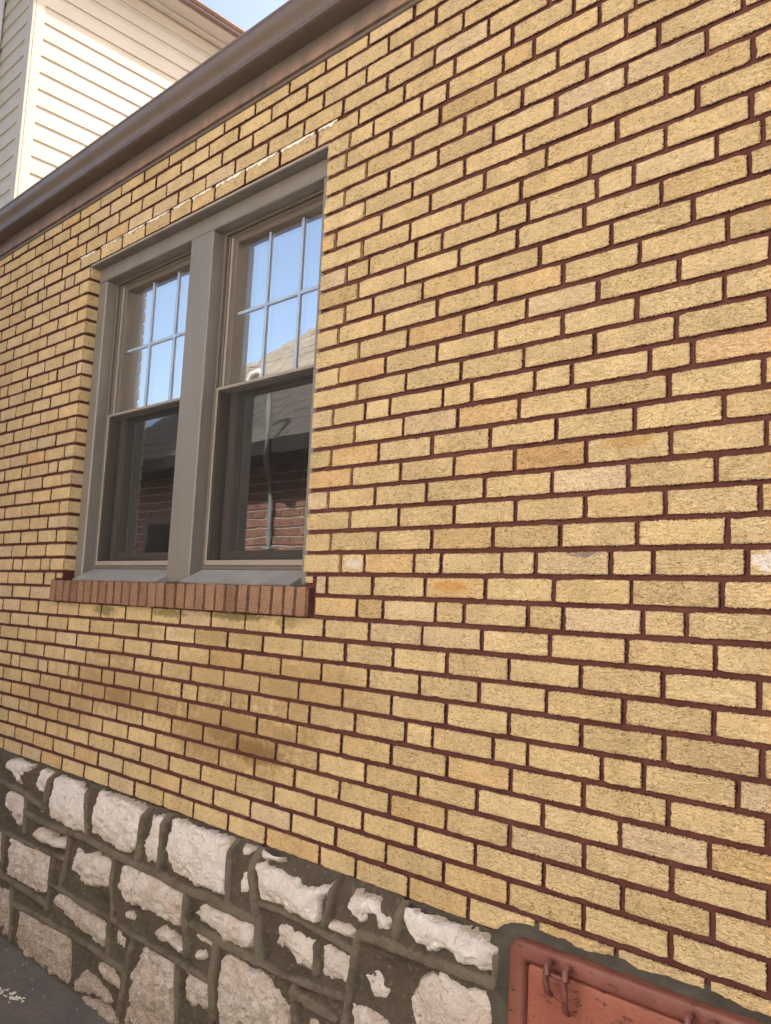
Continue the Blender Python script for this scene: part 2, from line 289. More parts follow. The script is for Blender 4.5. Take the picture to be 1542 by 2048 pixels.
 22: [-78.96,-75.94,-72.92,-69.9,-66.88,-63.86,-60.84,-57.82,-54.8,-51.78,-48.76,-45.74,-42.72,-39.64,-36.62,-33.62,-30.71,-27.69,-24.73,-21.75,-18.75,-16.4,-14.0,-11.01,-7.93,-4.97,-1.87,1.15,4.15,7.24,10.15,13.17,16.19,19.21,22.23,25.25,28.27,31.29,34.31,37.33,40.35,43.37,46.39],
 23: [-78.37,-75.35,-72.33,-69.31,-66.29,-63.27,-60.25,-57.23,-54.21,-51.19,-48.17,-45.15,-41.95,-39.0,-36.02,-33.01,-29.97,-27.03,-24.0,-20.97,-18.0,-15.02,-12.07,-9.06,-6.02,-3.03,-0.02,2.95,5.97,8.99,12.01,15.03,18.05,21.07,24.09,27.11,30.13,33.15,36.17,39.19,42.21,45.23,48.25],
 24: [-76.71,-73.69,-70.67,-67.65,-64.63,-61.61,-58.59,-55.57,-52.55,-49.53,-46.51,-43.49,-40.4,-37.46,-34.41,-31.49,-28.41,-25.44,-22.46,-19.48,-16.45,-13.46,-10.51,-7.49,-4.57,-1.48,1.54,4.57,7.59,10.61,13.63,16.65,19.67,22.69,25.71,28.73,31.75,34.77,37.79,40.81,43.83,46.85],
 25: [-78.18,-75.16,-72.14,-69.12,-66.1,-63.08,-60.06,-57.04,-54.02,-51.0,-47.98,-44.96,-41.92,-38.85,-35.81,-32.86,-29.84,-26.84,-23.98,-20.89,-17.96,-14.91,-11.92,-8.95,-5.95,-2.96,-0.03,2.95,5.97,8.99,12.01,15.03,18.05,21.07,24.09,27.11,30.13,33.15,36.17,39.19,42.21,45.23,48.25],
 26: [-76.69,-73.67,-70.65,-67.63,-64.61,-61.59,-58.57,-55.55,-52.53,-49.51,-46.49,-43.47,-40.379999999999995,-37.44,-34.38999999999999,-31.47,-28.39,-25.42,-22.44,-19.46,-16.43,-13.440000000000001,-10.49,-7.470000000000001,-4.550000000000001,-1.46,1.56,4.59,7.61,10.63,13.65,16.67,19.69,22.71,25.73,28.75,31.77,34.79,37.81,40.83,43.85,46.87],
}
STONES = [
 [(-34.05,-13.45),(-33.12,-13.17),(-31.75,-13.09),(-30.21,-13.07),(-30.58,-13.51),(-31.58,-13.85),(-32.05,-14.43),(-32.63,-14.08),(-34.10,-13.86)],
 [(-28.46,-13.16),(-27.35,-13.14),(-27.60,-13.72),(-27.72,-14.32),(-28.45,-14.40),(-29.30,-14.23),(-29.11,-13.71)],
 [(-26.25,-13.22),(-25.00,-13.04),(-23.40,-13.19),(-22.24,-13.58),(-21.96,-14.21),(-21.87,-15.62),(-23.12,-15.83),(-24.25,-15.77),(-26.12,-15.64),(-26.96,-15.08),(-26.56,-14.06)],
 [(-20.66,-13.09),(-19.25,-13.12),(-17.14,-13.19),(-15.72,-13.23),(-15.77,-14.46),(-16.06,-15.42),(-17.11,-15.70),(-18.62,-15.72),(-19.83,-15.52),(-20.96,-15.43),(-21.07,-14.24)],
 [(-14.95,-13.48),(-14.12,-13.27),(-13.62,-13.82),(-13.75,-14.72),(-13.88,-15.53),(-15.11,-15.87),(-15.45,-15.01),(-15.01,-14.21)],
 [(-12.66,-13.11),(-10.93,-13.09),(-9.89,-13.03),(-9.15,-13.12),(-8.08,-13.13),(-7.77,-14.01),(-7.87,-15.60),(-8.98,-15.73),(-10.91,-15.65),(-12.17,-15.55),(-13.09,-14.66),(-12.88,-13.84)],
 [(-33.17,-15.36),(-31.29,-15.13),(-30.02,-15.45),(-30.12,-16.77),(-31.37,-17.14),(-32.33,-16.56),(-33.46,-16.27)],
 [(-28.28,-15.22),(-27.72,-15.17),(-27.58,-15.62),(-28.05,-15.71)],
 [(-31.97,-18.09),(-30.07,-18.17),(-28.31,-17.99),(-25.87,-18.05),(-25.89,-19.08),(-26.24,-20.28),(-27.78,-20.48),(-29.55,-20.51),(-31.84,-20.43),(-31.97,-19.25)],
 [(-28.22,-16.70),(-26.65,-16.58),(-26.33,-16.93),(-24.53,-16.64),(-24.00,-17.02),(-24.42,-17.22),(-26.01,-17.37),(-27.45,-17.38),(-28.26,-17.29)],
 [(-22.61,-16.81),(-21.64,-16.88),(-20.46,-16.56),(-18.45,-16.70),(-18.45,-17.90),(-20.14,-18.37),(-21.35,-18.45),(-23.02,-18.08)],
 [(-17.18,-16.44),(-15.90,-16.45),(-14.71,-16.25),(-12.86,-16.31),(-12.19,-16.56),(-11.26,-16.45),(-11.32,-17.16),(-11.50,-18.12),(-12.94,-18.10),(-15.12,-18.10),(-16.72,-18.17),(-17.79,-17.82),(-17.62,-17.14)],
 [(-9.59,-16.61),(-8.33,-16.43),(-6.70,-16.37),(-5.54,-16.34),(-5.30,-16.80),(-5.56,-17.35),(-6.56,-17.62),(-7.50,-17.59),(-8.08,-17.30),(-9.36,-17.27),(-10.12,-17.08)],
 [(-34.44,-21.96),(-32.78,-21.71),(-31.72,-21.49),(-30.87,-22.24),(-30.89,-23.31),(-31.18,-24.36),(-32.13,-24.42),(-33.84,-24.36)],
 [(-29.68,-22.23),(-27.93,-22.07),(-26.20,-22.20),(-24.40,-21.88),(-22.84,-21.87),(-22.40,-22.84),(-22.15,-24.37),(-23.67,-24.39),(-24.75,-24.64),(-25.30,-24.22),(-28.11,-24.69),(-29.76,-24.15)],
 [(-24.69,-19.88),(-23.24,-19.80),(-21.70,-19.97),(-20.25,-20.00),(-18.86,-20.03),(-18.20,-20.47),(-18.54,-21.30),(-19.64,-21.17),(-21.50,-21.06),(-23.50,-20.75),(-25.14,-20.50)],
 [(-17.46,-19.85),(-16.56,-19.73),(-15.92,-19.99),(-16.07,-21.08),(-17.14,-21.23),(-17.46,-20.62)],
 [(-13.72,-18.92),(-12.86,-18.67),(-11.57,-18.79),(-10.63,-18.92),(-10.75,-19.16),(-11.34,-19.37),(-12.47,-19.14),(-13.69,-19.16)],
 [(-9.90,-18.86),(-9.20,-18.57),(-8.96,-18.81),(-9.22,-19.04),(-9.85,-19.20)],
 [(-9.99,-18.09),(-8.28,-17.98),(-8.24,-18.31),(-9.53,-18.27)],
 [(-14.49,-20.03),(-13.33,-19.90),(-11.73,-19.90),(-11.46,-20.71),(-11.62,-21.82),(-11.08,-22.43),(-11.28,-23.22),(-13.43,-23.75),(-15.74,-24.28),(-15.57,-23.16),(-15.52,-21.77),(-14.90,-20.72)],
 [(-10.58,-19.90),(-9.63,-19.80),(-8.54,-19.92),(-8.47,-21.05),(-9.16,-21.21),(-10.54,-21.37)],
 [(-7.43,-18.18),(-6.28,-18.17),(-4.95,-18.27),(-4.08,-18.49),(-3.39,-18.58),(-2.95,-19.00),(-2.55,-19.74),(-2.68,-20.43),(-6.08,-21.35),(-7.60,-21.39),(-7.81,-20.32),(-7.79,-19.17)],
 [(-6.75,-13.15),(-6.22,-13.17),(-6.26,-13.44),(-6.63,-13.53)],
 [(-5.34,-13.01),(-4.35,-12.87),(-3.99,-13.00),(-4.18,-13.15),(-5.31,-13.31)],
 [(-5.51,-13.57),(-4.15,-13.55),(-3.04,-13.62),(-1.98,-13.76),(-1.35,-13.68),(-0.62,-13.42),(-0.60,-13.65),(-1.18,-14.12),(-1.24,-14.94),(-2.38,-15.10),(-3.73,-14.97),(-4.99,-15.05),(-5.21,-14.33)],
 [(-6.48,-14.20),(-5.97,-14.08),(-6.12,-14.82),(-6.49,-15.53),(-6.72,-15.50),(-6.72,-14.80)],
 [(0.75,-13.42),(1.49,-13.30),(2.16,-13.31),(2.50,-13.59),(3.16,-13.78),(2.97,-14.20),(2.44,-14.21),(2.25,-13.81),(1.75,-13.88),(1.55,-14.23),(1.10,-14.28),(0.61,-13.80)],
 [(3.89,-13.07),(4.65,-13.08),(5.33,-13.10),(6.27,-13.11),(7.00,-13.17),(7.71,-13.24),(8.26,-13.14),(8.21,-14.07),(7.57,-14.20),(6.96,-14.20),(5.94,-13.97),(5.10,-14.22),(4.30,-13.96),(3.87,-13.51)],
 [(-0.50,-14.89),(0.09,-14.80),(0.91,-14.80),(0.81,-15.02),(0.12,-15.10),(-0.55,-15.06)],
 [(-3.65,-15.82),(-2.85,-15.76),(-2.05,-15.89),(-1.29,-15.83),(-1.02,-16.07),(-1.09,-16.72),(-1.69,-17.03),(-2.47,-16.99),(-2.90,-16.63),(-3.90,-16.77),(-3.75,-16.23)],
 [(-0.86,-15.82),(0.05,-15.82),(0.81,-15.82),(0.77,-16.82),(-0.22,-16.99),(-0.74,-16.84)],
 [(1.78,-15.82),(2.21,-15.72),(2.66,-15.98),(3.11,-16.35),(2.92,-16.77),(2.28,-16.84),(1.93,-16.51),(1.69,-16.15)],
 [(4.82,-15.32),(5.62,-14.96),(6.64,-15.04),(7.52,-14.95),(8.00,-15.11),(8.15,-15.77),(8.18,-16.66),(6.47,-17.30),(4.49,-17.35),(4.33,-16.29),(4.60,-15.71)],
 [(1.05,-17.48),(2.11,-17.41),(2.86,-17.37),(3.39,-17.61),(2.91,-18.21),(1.30,-18.51)],
 [(-1.47,-18.93),(-0.90,-18.96),(-0.75,-19.40),(-1.42,-19.49)],
 [(-18.90,-22.04),(-17.95,-22.01),(-16.97,-22.24),(-16.52,-22.79),(-16.87,-22.90),(-18.21,-22.72),(-19.30,-22.53)],
 [(-20.50,-23.14),(-19.28,-23.25),(-18.09,-23.40),(-17.21,-23.63),(-17.62,-23.95),(-19.16,-23.93),(-21.29,-24.46),(-21.58,-24.00)],
 [(-20.86,-24.55),(-19.11,-24.19),(-17.59,-24.11),(-16.65,-24.22),(-16.44,-24.93),(-18.96,-25.03),(-20.57,-24.96)],
 [(-16.87,-18.93),(-15.89,-18.84),(-15.94,-19.07),(-16.65,-19.14)],
 [(-0.47,-17.54),(-0.17,-17.51),(0.41,-17.43),(0.31,-17.62),(-0.39,-17.78)],
 [(-35.27,-18.63),(-33.64,-18.17),(-33.28,-18.21),(-32.98,-19.71),(-33.20,-19.98),(-34.92,-20.04)],
 [(-27.17,-24.37),(-25.88,-23.92),(-25.18,-24.04),(-25.23,-24.45),(-26.00,-24.67),(-26.98,-24.60)],
]
RIBS = [
 [(-37.22,-14.81),(-34.80,-14.87),(-30.59,-15.02),(-27.71,-15.35)],
 [(-29.93,-16.21),(-26.55,-16.27),(-22.09,-16.03),(-18.05,-16.17),(-14.46,-16.13),(-10.91,-16.18),(-8.29,-16.14),(-5.12,-16.11)],
 [(-36.37,-18.19),(-34.03,-18.05),(-28.65,-17.98),(-24.40,-17.74)],
 [(-35.68,-20.93),(-33.36,-20.83),(-29.29,-20.89),(-26.08,-20.88)],
 [(-30.59,-22.09),(-25.42,-21.81),(-22.74,-21.73),(-19.84,-21.68),(-16.41,-21.75)],
 [(-25.63,-19.65),(-23.15,-19.61),(-21.21,-19.68),(-17.86,-19.60),(-16.00,-19.78),(-12.31,-19.71),(-10.74,-19.80),(-8.70,-19.81)],
 [(-10.42,-17.68),(-8.09,-17.80),(-4.94,-17.83)],
 [(-9.94,-16.01),(-7.49,-16.01),(-5.37,-16.04)],
 [(-5.15,-15.29),(-3.21,-15.19),(-1.25,-15.34),(-0.02,-15.41),(1.04,-15.52)],
 [(1.44,-14.76),(2.86,-14.64),(4.21,-14.67),(5.76,-14.54),(7.12,-14.52),(7.99,-14.50)],
 [(-9.74,-17.63),(-7.92,-17.74),(-5.04,-17.83),(-3.64,-17.81),(-2.32,-17.75),(-1.06,-17.61),(0.49,-17.48)],
 [(-2.53,-18.26),(-0.99,-18.38),(0.21,-18.42)],
 [(-27.07,-13.11),(-27.56,-14.89)],
 [(-22.11,-12.98),(-22.09,-14.26),(-21.71,-15.75)],
 [(-15.57,-13.09),(-15.75,-14.48),(-15.91,-15.77)],
 [(-13.69,-13.07),(-13.62,-14.37),(-13.75,-15.79)],
 [(-7.54,-13.04),(-7.52,-14.45),(-7.55,-15.94)],
 [(-23.74,-16.49),(-23.93,-17.83),(-24.42,-19.35)],
 [(-25.76,-18.06),(-25.87,-19.61),(-25.91,-21.14)],
 [(-18.31,-16.33),(-18.46,-17.75),(-18.06,-19.02),(-18.34,-20.19),(-18.12,-21.48)],
 [(-11.03,-16.46),(-11.04,-17.53),(-10.67,-19.21)],
 [(-31.18,-21.27),(-30.66,-22.96),(-30.48,-24.29)],
 [(-30.21,-14.95),(-30.19,-16.26),(-30.08,-17.33)],
 [(-15.62,-19.93),(-16.18,-22.02),(-16.49,-24.04)],
 [(-11.34,-19.90),(-11.24,-21.24),(-10.98,-22.60)],
 [(-8.34,-18.11),(-8.42,-19.76),(-8.17,-21.29)],
 [(-33.28,-18.23),(-32.97,-19.51),(-32.83,-20.70)],
 [(-7.58,-13.05),(-7.66,-14.52),(-7.51,-15.83)],
 [(-5.09,-15.96),(-5.15,-16.75),(-5.00,-17.56)],
 [(-0.37,-13.15),(-0.49,-14.05),(-0.78,-15.00)],
 [(1.28,-14.80),(1.10,-16.37),(0.80,-18.44)],
 [(3.45,-13.07),(3.41,-14.18)],
 [(-8.12,-18.07),(-8.33,-19.74),(-8.19,-21.55)],
 [(-2.42,-18.06),(-2.22,-19.51)],
 [(-1.16,-15.99),(-1.11,-17.00)],
 [(8.20,-13.19),(8.16,-14.45)],
 [(-5.67,-13.07),(-5.85,-14.25),(-5.39,-15.88)],
]
SILLU = [-29.96,-28.98,-27.89,-26.96,-25.97,-25.01,-24.0,-23.11,-22.12,-21.18,-20.2,-19.22,-18.24,-17.3,-16.29,-15.32,-14.31,-13.36,-12.36,-11.49,-10.48,-9.58,-8.62,-7.7,-6.77,-5.83,-4.91,-4.08,-3.24]
PEEL = [-30.6,-28.5,-27.6,-24.8,-24.65,-21.85,-21.6,-18.9,-18.4,-16.55,-16.25,-14.25,-13.8,-11.1,-10.9,-8.15,-7.8,-5.13,-4.8,-3.4]
MX = -3.57
FLK = [(-1.672,-.240),(-1.60,-.229),(-1.56,-.222)]
# ---------------------------------------------------------------- materials
STAINS = [(-0.45, 1.08, .16, .05, (.20, .12, .04), .75), (-0.66, 1.125, .11, .04, (.22, .14, .05), .6),
          (-1.38, 1.17, .13, .045, (.30, .17, .07), .6), (-0.25, 1.17, .10, .04, (.30, .20, .09), .4),
          (0.338, 1.65, .07, .02, (.62, .30, .07), .8), (-.045, 1.712, .045, .02, (.74, .66, .58), .95),
          (0.745, 1.735, .05, .012, (.26, .21, .20), .8), (1.172, 1.712, .035, .03, (.80, .72, .66), .95),
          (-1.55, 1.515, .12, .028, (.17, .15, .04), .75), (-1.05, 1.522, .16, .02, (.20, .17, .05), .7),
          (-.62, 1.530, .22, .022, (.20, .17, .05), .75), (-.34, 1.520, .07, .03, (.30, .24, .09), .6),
          (0.86, 2.0, .09, .03, (.52, .30, .09), .6), (-1.28, 1.45, .20, .03, (.34, .26, .11), .4),
          (-.60, 1.12, .50, .16, (.36, .21, .08), .60), (-1.35, 1.20, .55, .13, (.38, .22, .09), .55), (-.55, 1.32, .60, .12, (.42, .26, .10), .42),
          (-1.9, 1.10, .5, .14, (.42, .25, .10), .45), (-.20, 1.28, .35, .16, (.44, .27, .11), .42), (-.50, 1.09, .20, .045, (.26, .15, .05), .55), (-.62, 1.45, .62, .03, (.36, .27, .12), .4), (-1.45, 1.335, .25, .03, (.40, .24, .10), .4)]
MORT = (.072, .023, .018)
m_brick = mat_brick('buff_brick', (.755, .568, .295), (.765, .572, .370), (.70, .43, .19), MORT)
m_sill = mat_brick('terracotta_brick', (.37, .208, .125), (.41, .25, .165), (.31, .165, .098), (.10, .036, .026), pit=.9, stains=False)
m_mort = mat_mortar('red_mortar', MORT, (.100, .036, .028))
m_cement = mat_mortar('grey_cement', (.135, .103, .072), (.062, .047, .033), bump=.006, sc=.6)
def mat_cement():
    t = NT('grey_cement'); P = t.pos()
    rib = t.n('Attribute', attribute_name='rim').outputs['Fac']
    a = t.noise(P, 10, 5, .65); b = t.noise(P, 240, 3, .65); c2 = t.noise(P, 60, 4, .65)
    c = t.mix(t.ramp(t.math('ADD', rib, t.math('MULTIPLY', t.math('SUBTRACT', c2, .5), .8)), .2, .8), (.098, .077, .056), (.165, .134, .098))  # shading put into colour: ribs lighter, recesses darker, since flat light hides relief
    c = t.mix(t.ramp(a, .45, .68, 0, .55), c, (.064, .049, .036))
    c = t.mix(t.ramp(c2, .55, .70, 0, .6), c, (.215, .180, .140))
    c = t.mix(t.ramp(t.noise(P, 7, 3, .5, off=(2,9,4)), .58, .7, 0, .4), c, (.085, .050, .034))
    return t.finish(c, .93, t.bump(t.math('ADD', b, t.math('MULTIPLY', c2, 2.2)), .005), spec=.2)
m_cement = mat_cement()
m_collar = mat_mortar('damp_cement', (.082, .069, .052), (.048, .040, .030), bump=.003, sc=.8)
m_trim = mat_paint('taupe_trim', (.158, .141, .120), .42, (.118, .105, .090), .5, .0005, 0.0, (1, 1, .28))
m_sillc = mat_paint('sill_cladding', (.23, .215, .20), .38, (.40, .40, .39), .6, .0006)
m_frame = mat_paint('taupe_vinyl', (.105, .086, .070), .45, (.12, .095, .078), .2)
m_rail = mat_paint('pale_rail', (.24, .205, .17), .35, (.18, .15, .13), .2)
m_muntin = mat_paint('pale_muntin', (.31, .37, .47), .6, None, .1)
m_spout = mat_paint('white_downspout', (.62, .64, .66), .5, None, .1)
m_gutter = mat_paint('brown_gutter', (.112, .084, .068), .34, (.070, .055, .047), .5, .0004)
m_steel = mat_paint('lintel_steel', (.34, .30, .24), .5, (.2, .15, .11), .5)
m_white = mat_paint('old_white_paint', (.70, .64, .53), .7, (.6, .5, .36), .5, .002)
m_dark = mat_paint('dark_room', (.012, .011, .010), .9)
m_galv = mat_paint('galvanised_pipe', (.24, .26, .27), .65, (.25, .27, .29), .4)
m_conc = mat_mortar('plain_concrete', (.30, .28, .25), (.22, .20, .18), bump=.002)

def mat_frieze():
    t = NT('rusty_frieze'); P = t.pos()
    st = t.noise(P, 16, 5, .7, sc3=(1, 1, .22)); a = t.noise(P, 3, 3, .6)
    zf = t.ramp(t.n('SeparateXYZ', {0: P}).outputs[2], 3.57, 3.50)
    c = t.mix(t.math('MULTIPLY', t.ramp(st, .25, .75), zf), (.098, .077, .064), (.26, .155, .105))
    c = t.mix(t.ramp(a, .5, .8, 0, .5), c, (.20, .15, .125))
    return t.finish(c, .55, t.bump(st, .0006))
m_frieze = mat_frieze()

def mat_glass(name, refl, tint, wav=.0005):
    t = NT(name); P = t.pos()
    w = t.noise(P, 5.5, 2, .5, sc3=(1, 1, .8))
    nb = t.bump(w, wav)
    g = t.n('BsdfGlossy', {'Color': (*tint, 1), 'Roughness': 0.0, 'Normal': nb})
    tr = t.n('BsdfTransparent', {'Color': (.80, .84, .84, 1)})
    fr = t.n('Fresnel', {'IOR': 1.5})
    f = t.math('MINIMUM', refl+.03, .95)
    mx = t.n('MixShader', {0: f, 1: tr.outputs[0], 2: g.outputs[0]})
    t.t.links.new(mx.outputs[0], t.out.inputs[0]); return t.m
m_glass = mat_glass('coated_glass', .90, (1.0, .945, .88))
m_glass2 = mat_glass('lower_glass', .54, (.92, .93, .92), .00045)
def mat_clear():
    t = NT('clear_glass')
    g = t.n('BsdfGlossy', {'Color': (1, 1, 1, 1), 'Roughness': 0.0}); tr = t.n('BsdfTransparent', {'Color': (.985, .99, .99, 1)})
    mx = t.n('MixShader', {0: .06, 1: tr.outputs[0], 2: g.outputs[0]})
    t.t.links.new(mx.outputs[0], t.out.inputs[0]); return t.m
m_clear = mat_clear()
def mat_screen():
    t = NT('insect_screen'); P = t.pos()
    h = t.n('TexWave', {'Vector': P, 'Scale': 42.0, 'Distortion': .2}, bands_direction='Z').outputs['Fac']
    d = t.n('BsdfPrincipled', {'Base Color': (.020, .019, .018, 1), 'Roughness': .75, 'Specular IOR Level': .2})
    tr = t.n('BsdfTransparent', {'Color': (1, 1, 1, 1)})
    f = t.math('ADD', t.math('MULTIPLY', h, .05), .20)
    mx = t.n('MixShader', {0: f, 1: tr.outputs[0], 2: d.outputs[0]})
    t.t.links.new(mx.outputs[0], t.out.inputs[0]); return t.m
m_screen = mat_screen()

def mat_stone():
    t = NT('white_limestone'); P = t.pos()
    a = t.noise(P, 22, 5, .65); b = t.noise(P, 11, 3, .5, off=(4, 8, 1)); f = t.noise(P, 120, 4, .65)
    ridg = t.noise(P, 60, 4, .6, sc3=(1, 1, .8), dist=1.5)
    c = t.mix(t.ramp(b, .42, .66), (.60, .535, .48), (.53, .43, .36))
    c = t.mix(t.ramp(a, .52, .72, 0, .5), c, (.62, .47, .40))
    c = t.mix(t.ramp(a, .40, .28, 0, .55), c, (.76, .71, .66))
    c = t.mix(t.ramp(ridg, .44, .30, 0, .65), c, (.26, .205, .165))
    c = t.mix(t.ramp(t.noise(P, 14, 5, .7, off=(7,7,7)), .55, .72, 0, .6), c, (.40, .31, .24))
    z = t.n('SeparateXYZ', {0: P}).outputs[2]
    dirt = t.ramp(t.math('ADD', z, t.math('MULTIPLY', t.math('SUBTRACT', a, .5), 1.1)), .62, .02, 0, .90)
    c = t.mix(t.ramp(z, .58, .70, 0, .35), c, (.80, .77, .74))
    c = t.mix(dirt, c, t.mix(t.ramp(f, .4, .6), (.22, .17, .13), (.42, .33, .26)))
    c = t.mix(t.ramp(t.noise(P, 240, 2, .6), .70, .76, 0, .6), c, (.12, .09, .07))
    edge = t.n('Attribute', attribute_name='rim').outputs['Fac']
    c = t.mix(t.ramp(t.math('ADD', edge, t.math('MULTIPLY', t.math('SUBTRACT', f, .5), .9)), .30, .05, 0, .7), c, (.30, .22, .13))
    return t.finish(c, .85, t.bump(t.math('ADD', t.math('MULTIPLY', ridg, 1.2), t.math('MULTIPLY', f, .7)), .010), spec=.3)
m_stone = mat_stone()

def mat_iron(name, base, light, dark):
    t = NT(name); P = t.pos()
    a = t.noise(P, 9, 4, .6); f = t.noise(P, 42, 6, .75, sc3=(.6, 1, 1.5), dist=.6); g = t.noise(P, 160, 3, .6)
    c = t.mix(t.ramp(a, .35, .68), base, light)
    chip = t.ramp(f, .615, .635, 0, .9)
    c = t.mix(t.ramp(f, .54, .63, 0, .45), c, tuple(x*.7 for x in base))
    c = t.mix(chip, c, dark)
    c = t.mix(t.ramp(g, .74, .79, 0, .5), c, (.45, .30, .26))
    h = t.math('SUBTRACT', t.math('MULTIPLY', g, .4), t.math('MULTIPLY', chip, 1.0))
    return t.finish(c, .52, t.bump(h, .0007))
m_iron = mat_iron('red_iron_frame', (.135, .039, .028), (.175, .056, .040), (.05, .018, .014))
m_door = mat_iron('orange_iron_door', (.200, .056, .033), (.250, .078, .047), (.075, .022, .014))
m_rust = mat_iron('rusty_hinge', (.13, .040, .032), (.18, .065, .055), (.03, .014, .012))

def mat_siding():
    t = NT('cream_vinyl'); P = t.pos()
    a = t.noise(P, 3, 3, .5)
    c = t.mix(t.ramp(a, .3, .7), (.485, .425, .325), (.52, .455, .35))
    return t.finish(c, .45, t.bump(t.noise(P, 160, 2, .5, sc3=(.15, .15, 3)), .0002))
m_siding = mat_siding()
def mat_shingle(name, c1, c2):
    t = NT(name); P = t.pos()
    a = t.noise(P, 5, 4, .6); g = t.noise(P, 260, 3, .7)
    c = t.mix(t.ramp(a, .3, .7), c1, c2)
    c = t.mix(t.ramp(g, .35, .7, 0, .6), c, tuple(x*.5 for x in c1))
    return t.finish(c, .95, t.bump(g, .0015), spec=.15)
m_sh1 = mat_shingle('tan_shingle', (.42, .30, .235), (.34, .24, .19))
m_sh2 = mat_shingle('grey_shingle', (.150, .142, .128), (.095, .090, .082))
m_red = NT('red_brick'); _P = m_red.pos()
_oi = m_red.n('ObjectInfo').outputs['Random']
_c = m_red.mix(_oi, (.24, .115, .085), (.34, .18, .135))
_c = m_red.mix(m_red.ramp(m_red.noise(_P, 20, 4, .6), .4, .7), _c, (.13, .065, .052))
m_red = m_red.finish(_c, .9, m_red.bump(m_red.noise(_P, 200, 3, .6), .001))
m_limem = mat_mortar('lime_mortar', (.56, .53, .48), (.44, .41, .37))
def mat_ground():
    t = NT('worn_asphalt'); P = t.pos()
    a = t.noise(P, 6, 4, .6); g = t.noise(P, 300, 3, .7); b = t.noise(P, 40, 4, .65)
    c = t.mix(t.ramp(a, .35, .65), (.112, .100, .088), (.150, .122, .096))
    c = t.mix(t.ramp(b, .45, .7, 0, .6), c, (.085, .079, .075))
    c = t.mix(t.ramp(g, .64, .74, 0, .6), c, (.22, .19, .15))
    return t.finish(c, .88, t.bump(t.math('ADD', g, t.math('MULTIPLY', b, 2.0)), .0022), spec=.3)
m_ground = mat_ground()

# ---------------------------------------------------------------- ground
g = MB(); n = 24
xs = [-150, -40, -12, -6]+[-5+i*.25 for i in range(33)]+[6, 12, 40, 150]; ys = [-150, -40, -10, -4, -2.2, -1.6, -1.1, -.7, -.4, -.2, -.08, .05, 6, 40, 150]
for y in ys:
    for x in xs: g.v.append((x, y, .022*math.exp(-((y+.0)/.10)**2)*(1+.5*math.sin(x*9)) if abs(x) < 5 and -1 < y < .2 else 0.0))
for j in range(len(ys)-1):
    for i in range(len(xs)-1):
        a = j*len(xs)+i; g.f.append((a, a+1, a+1+len(xs), a+len(xs)))
obj('ground', g, m_ground, kind='structure', smooth='all')

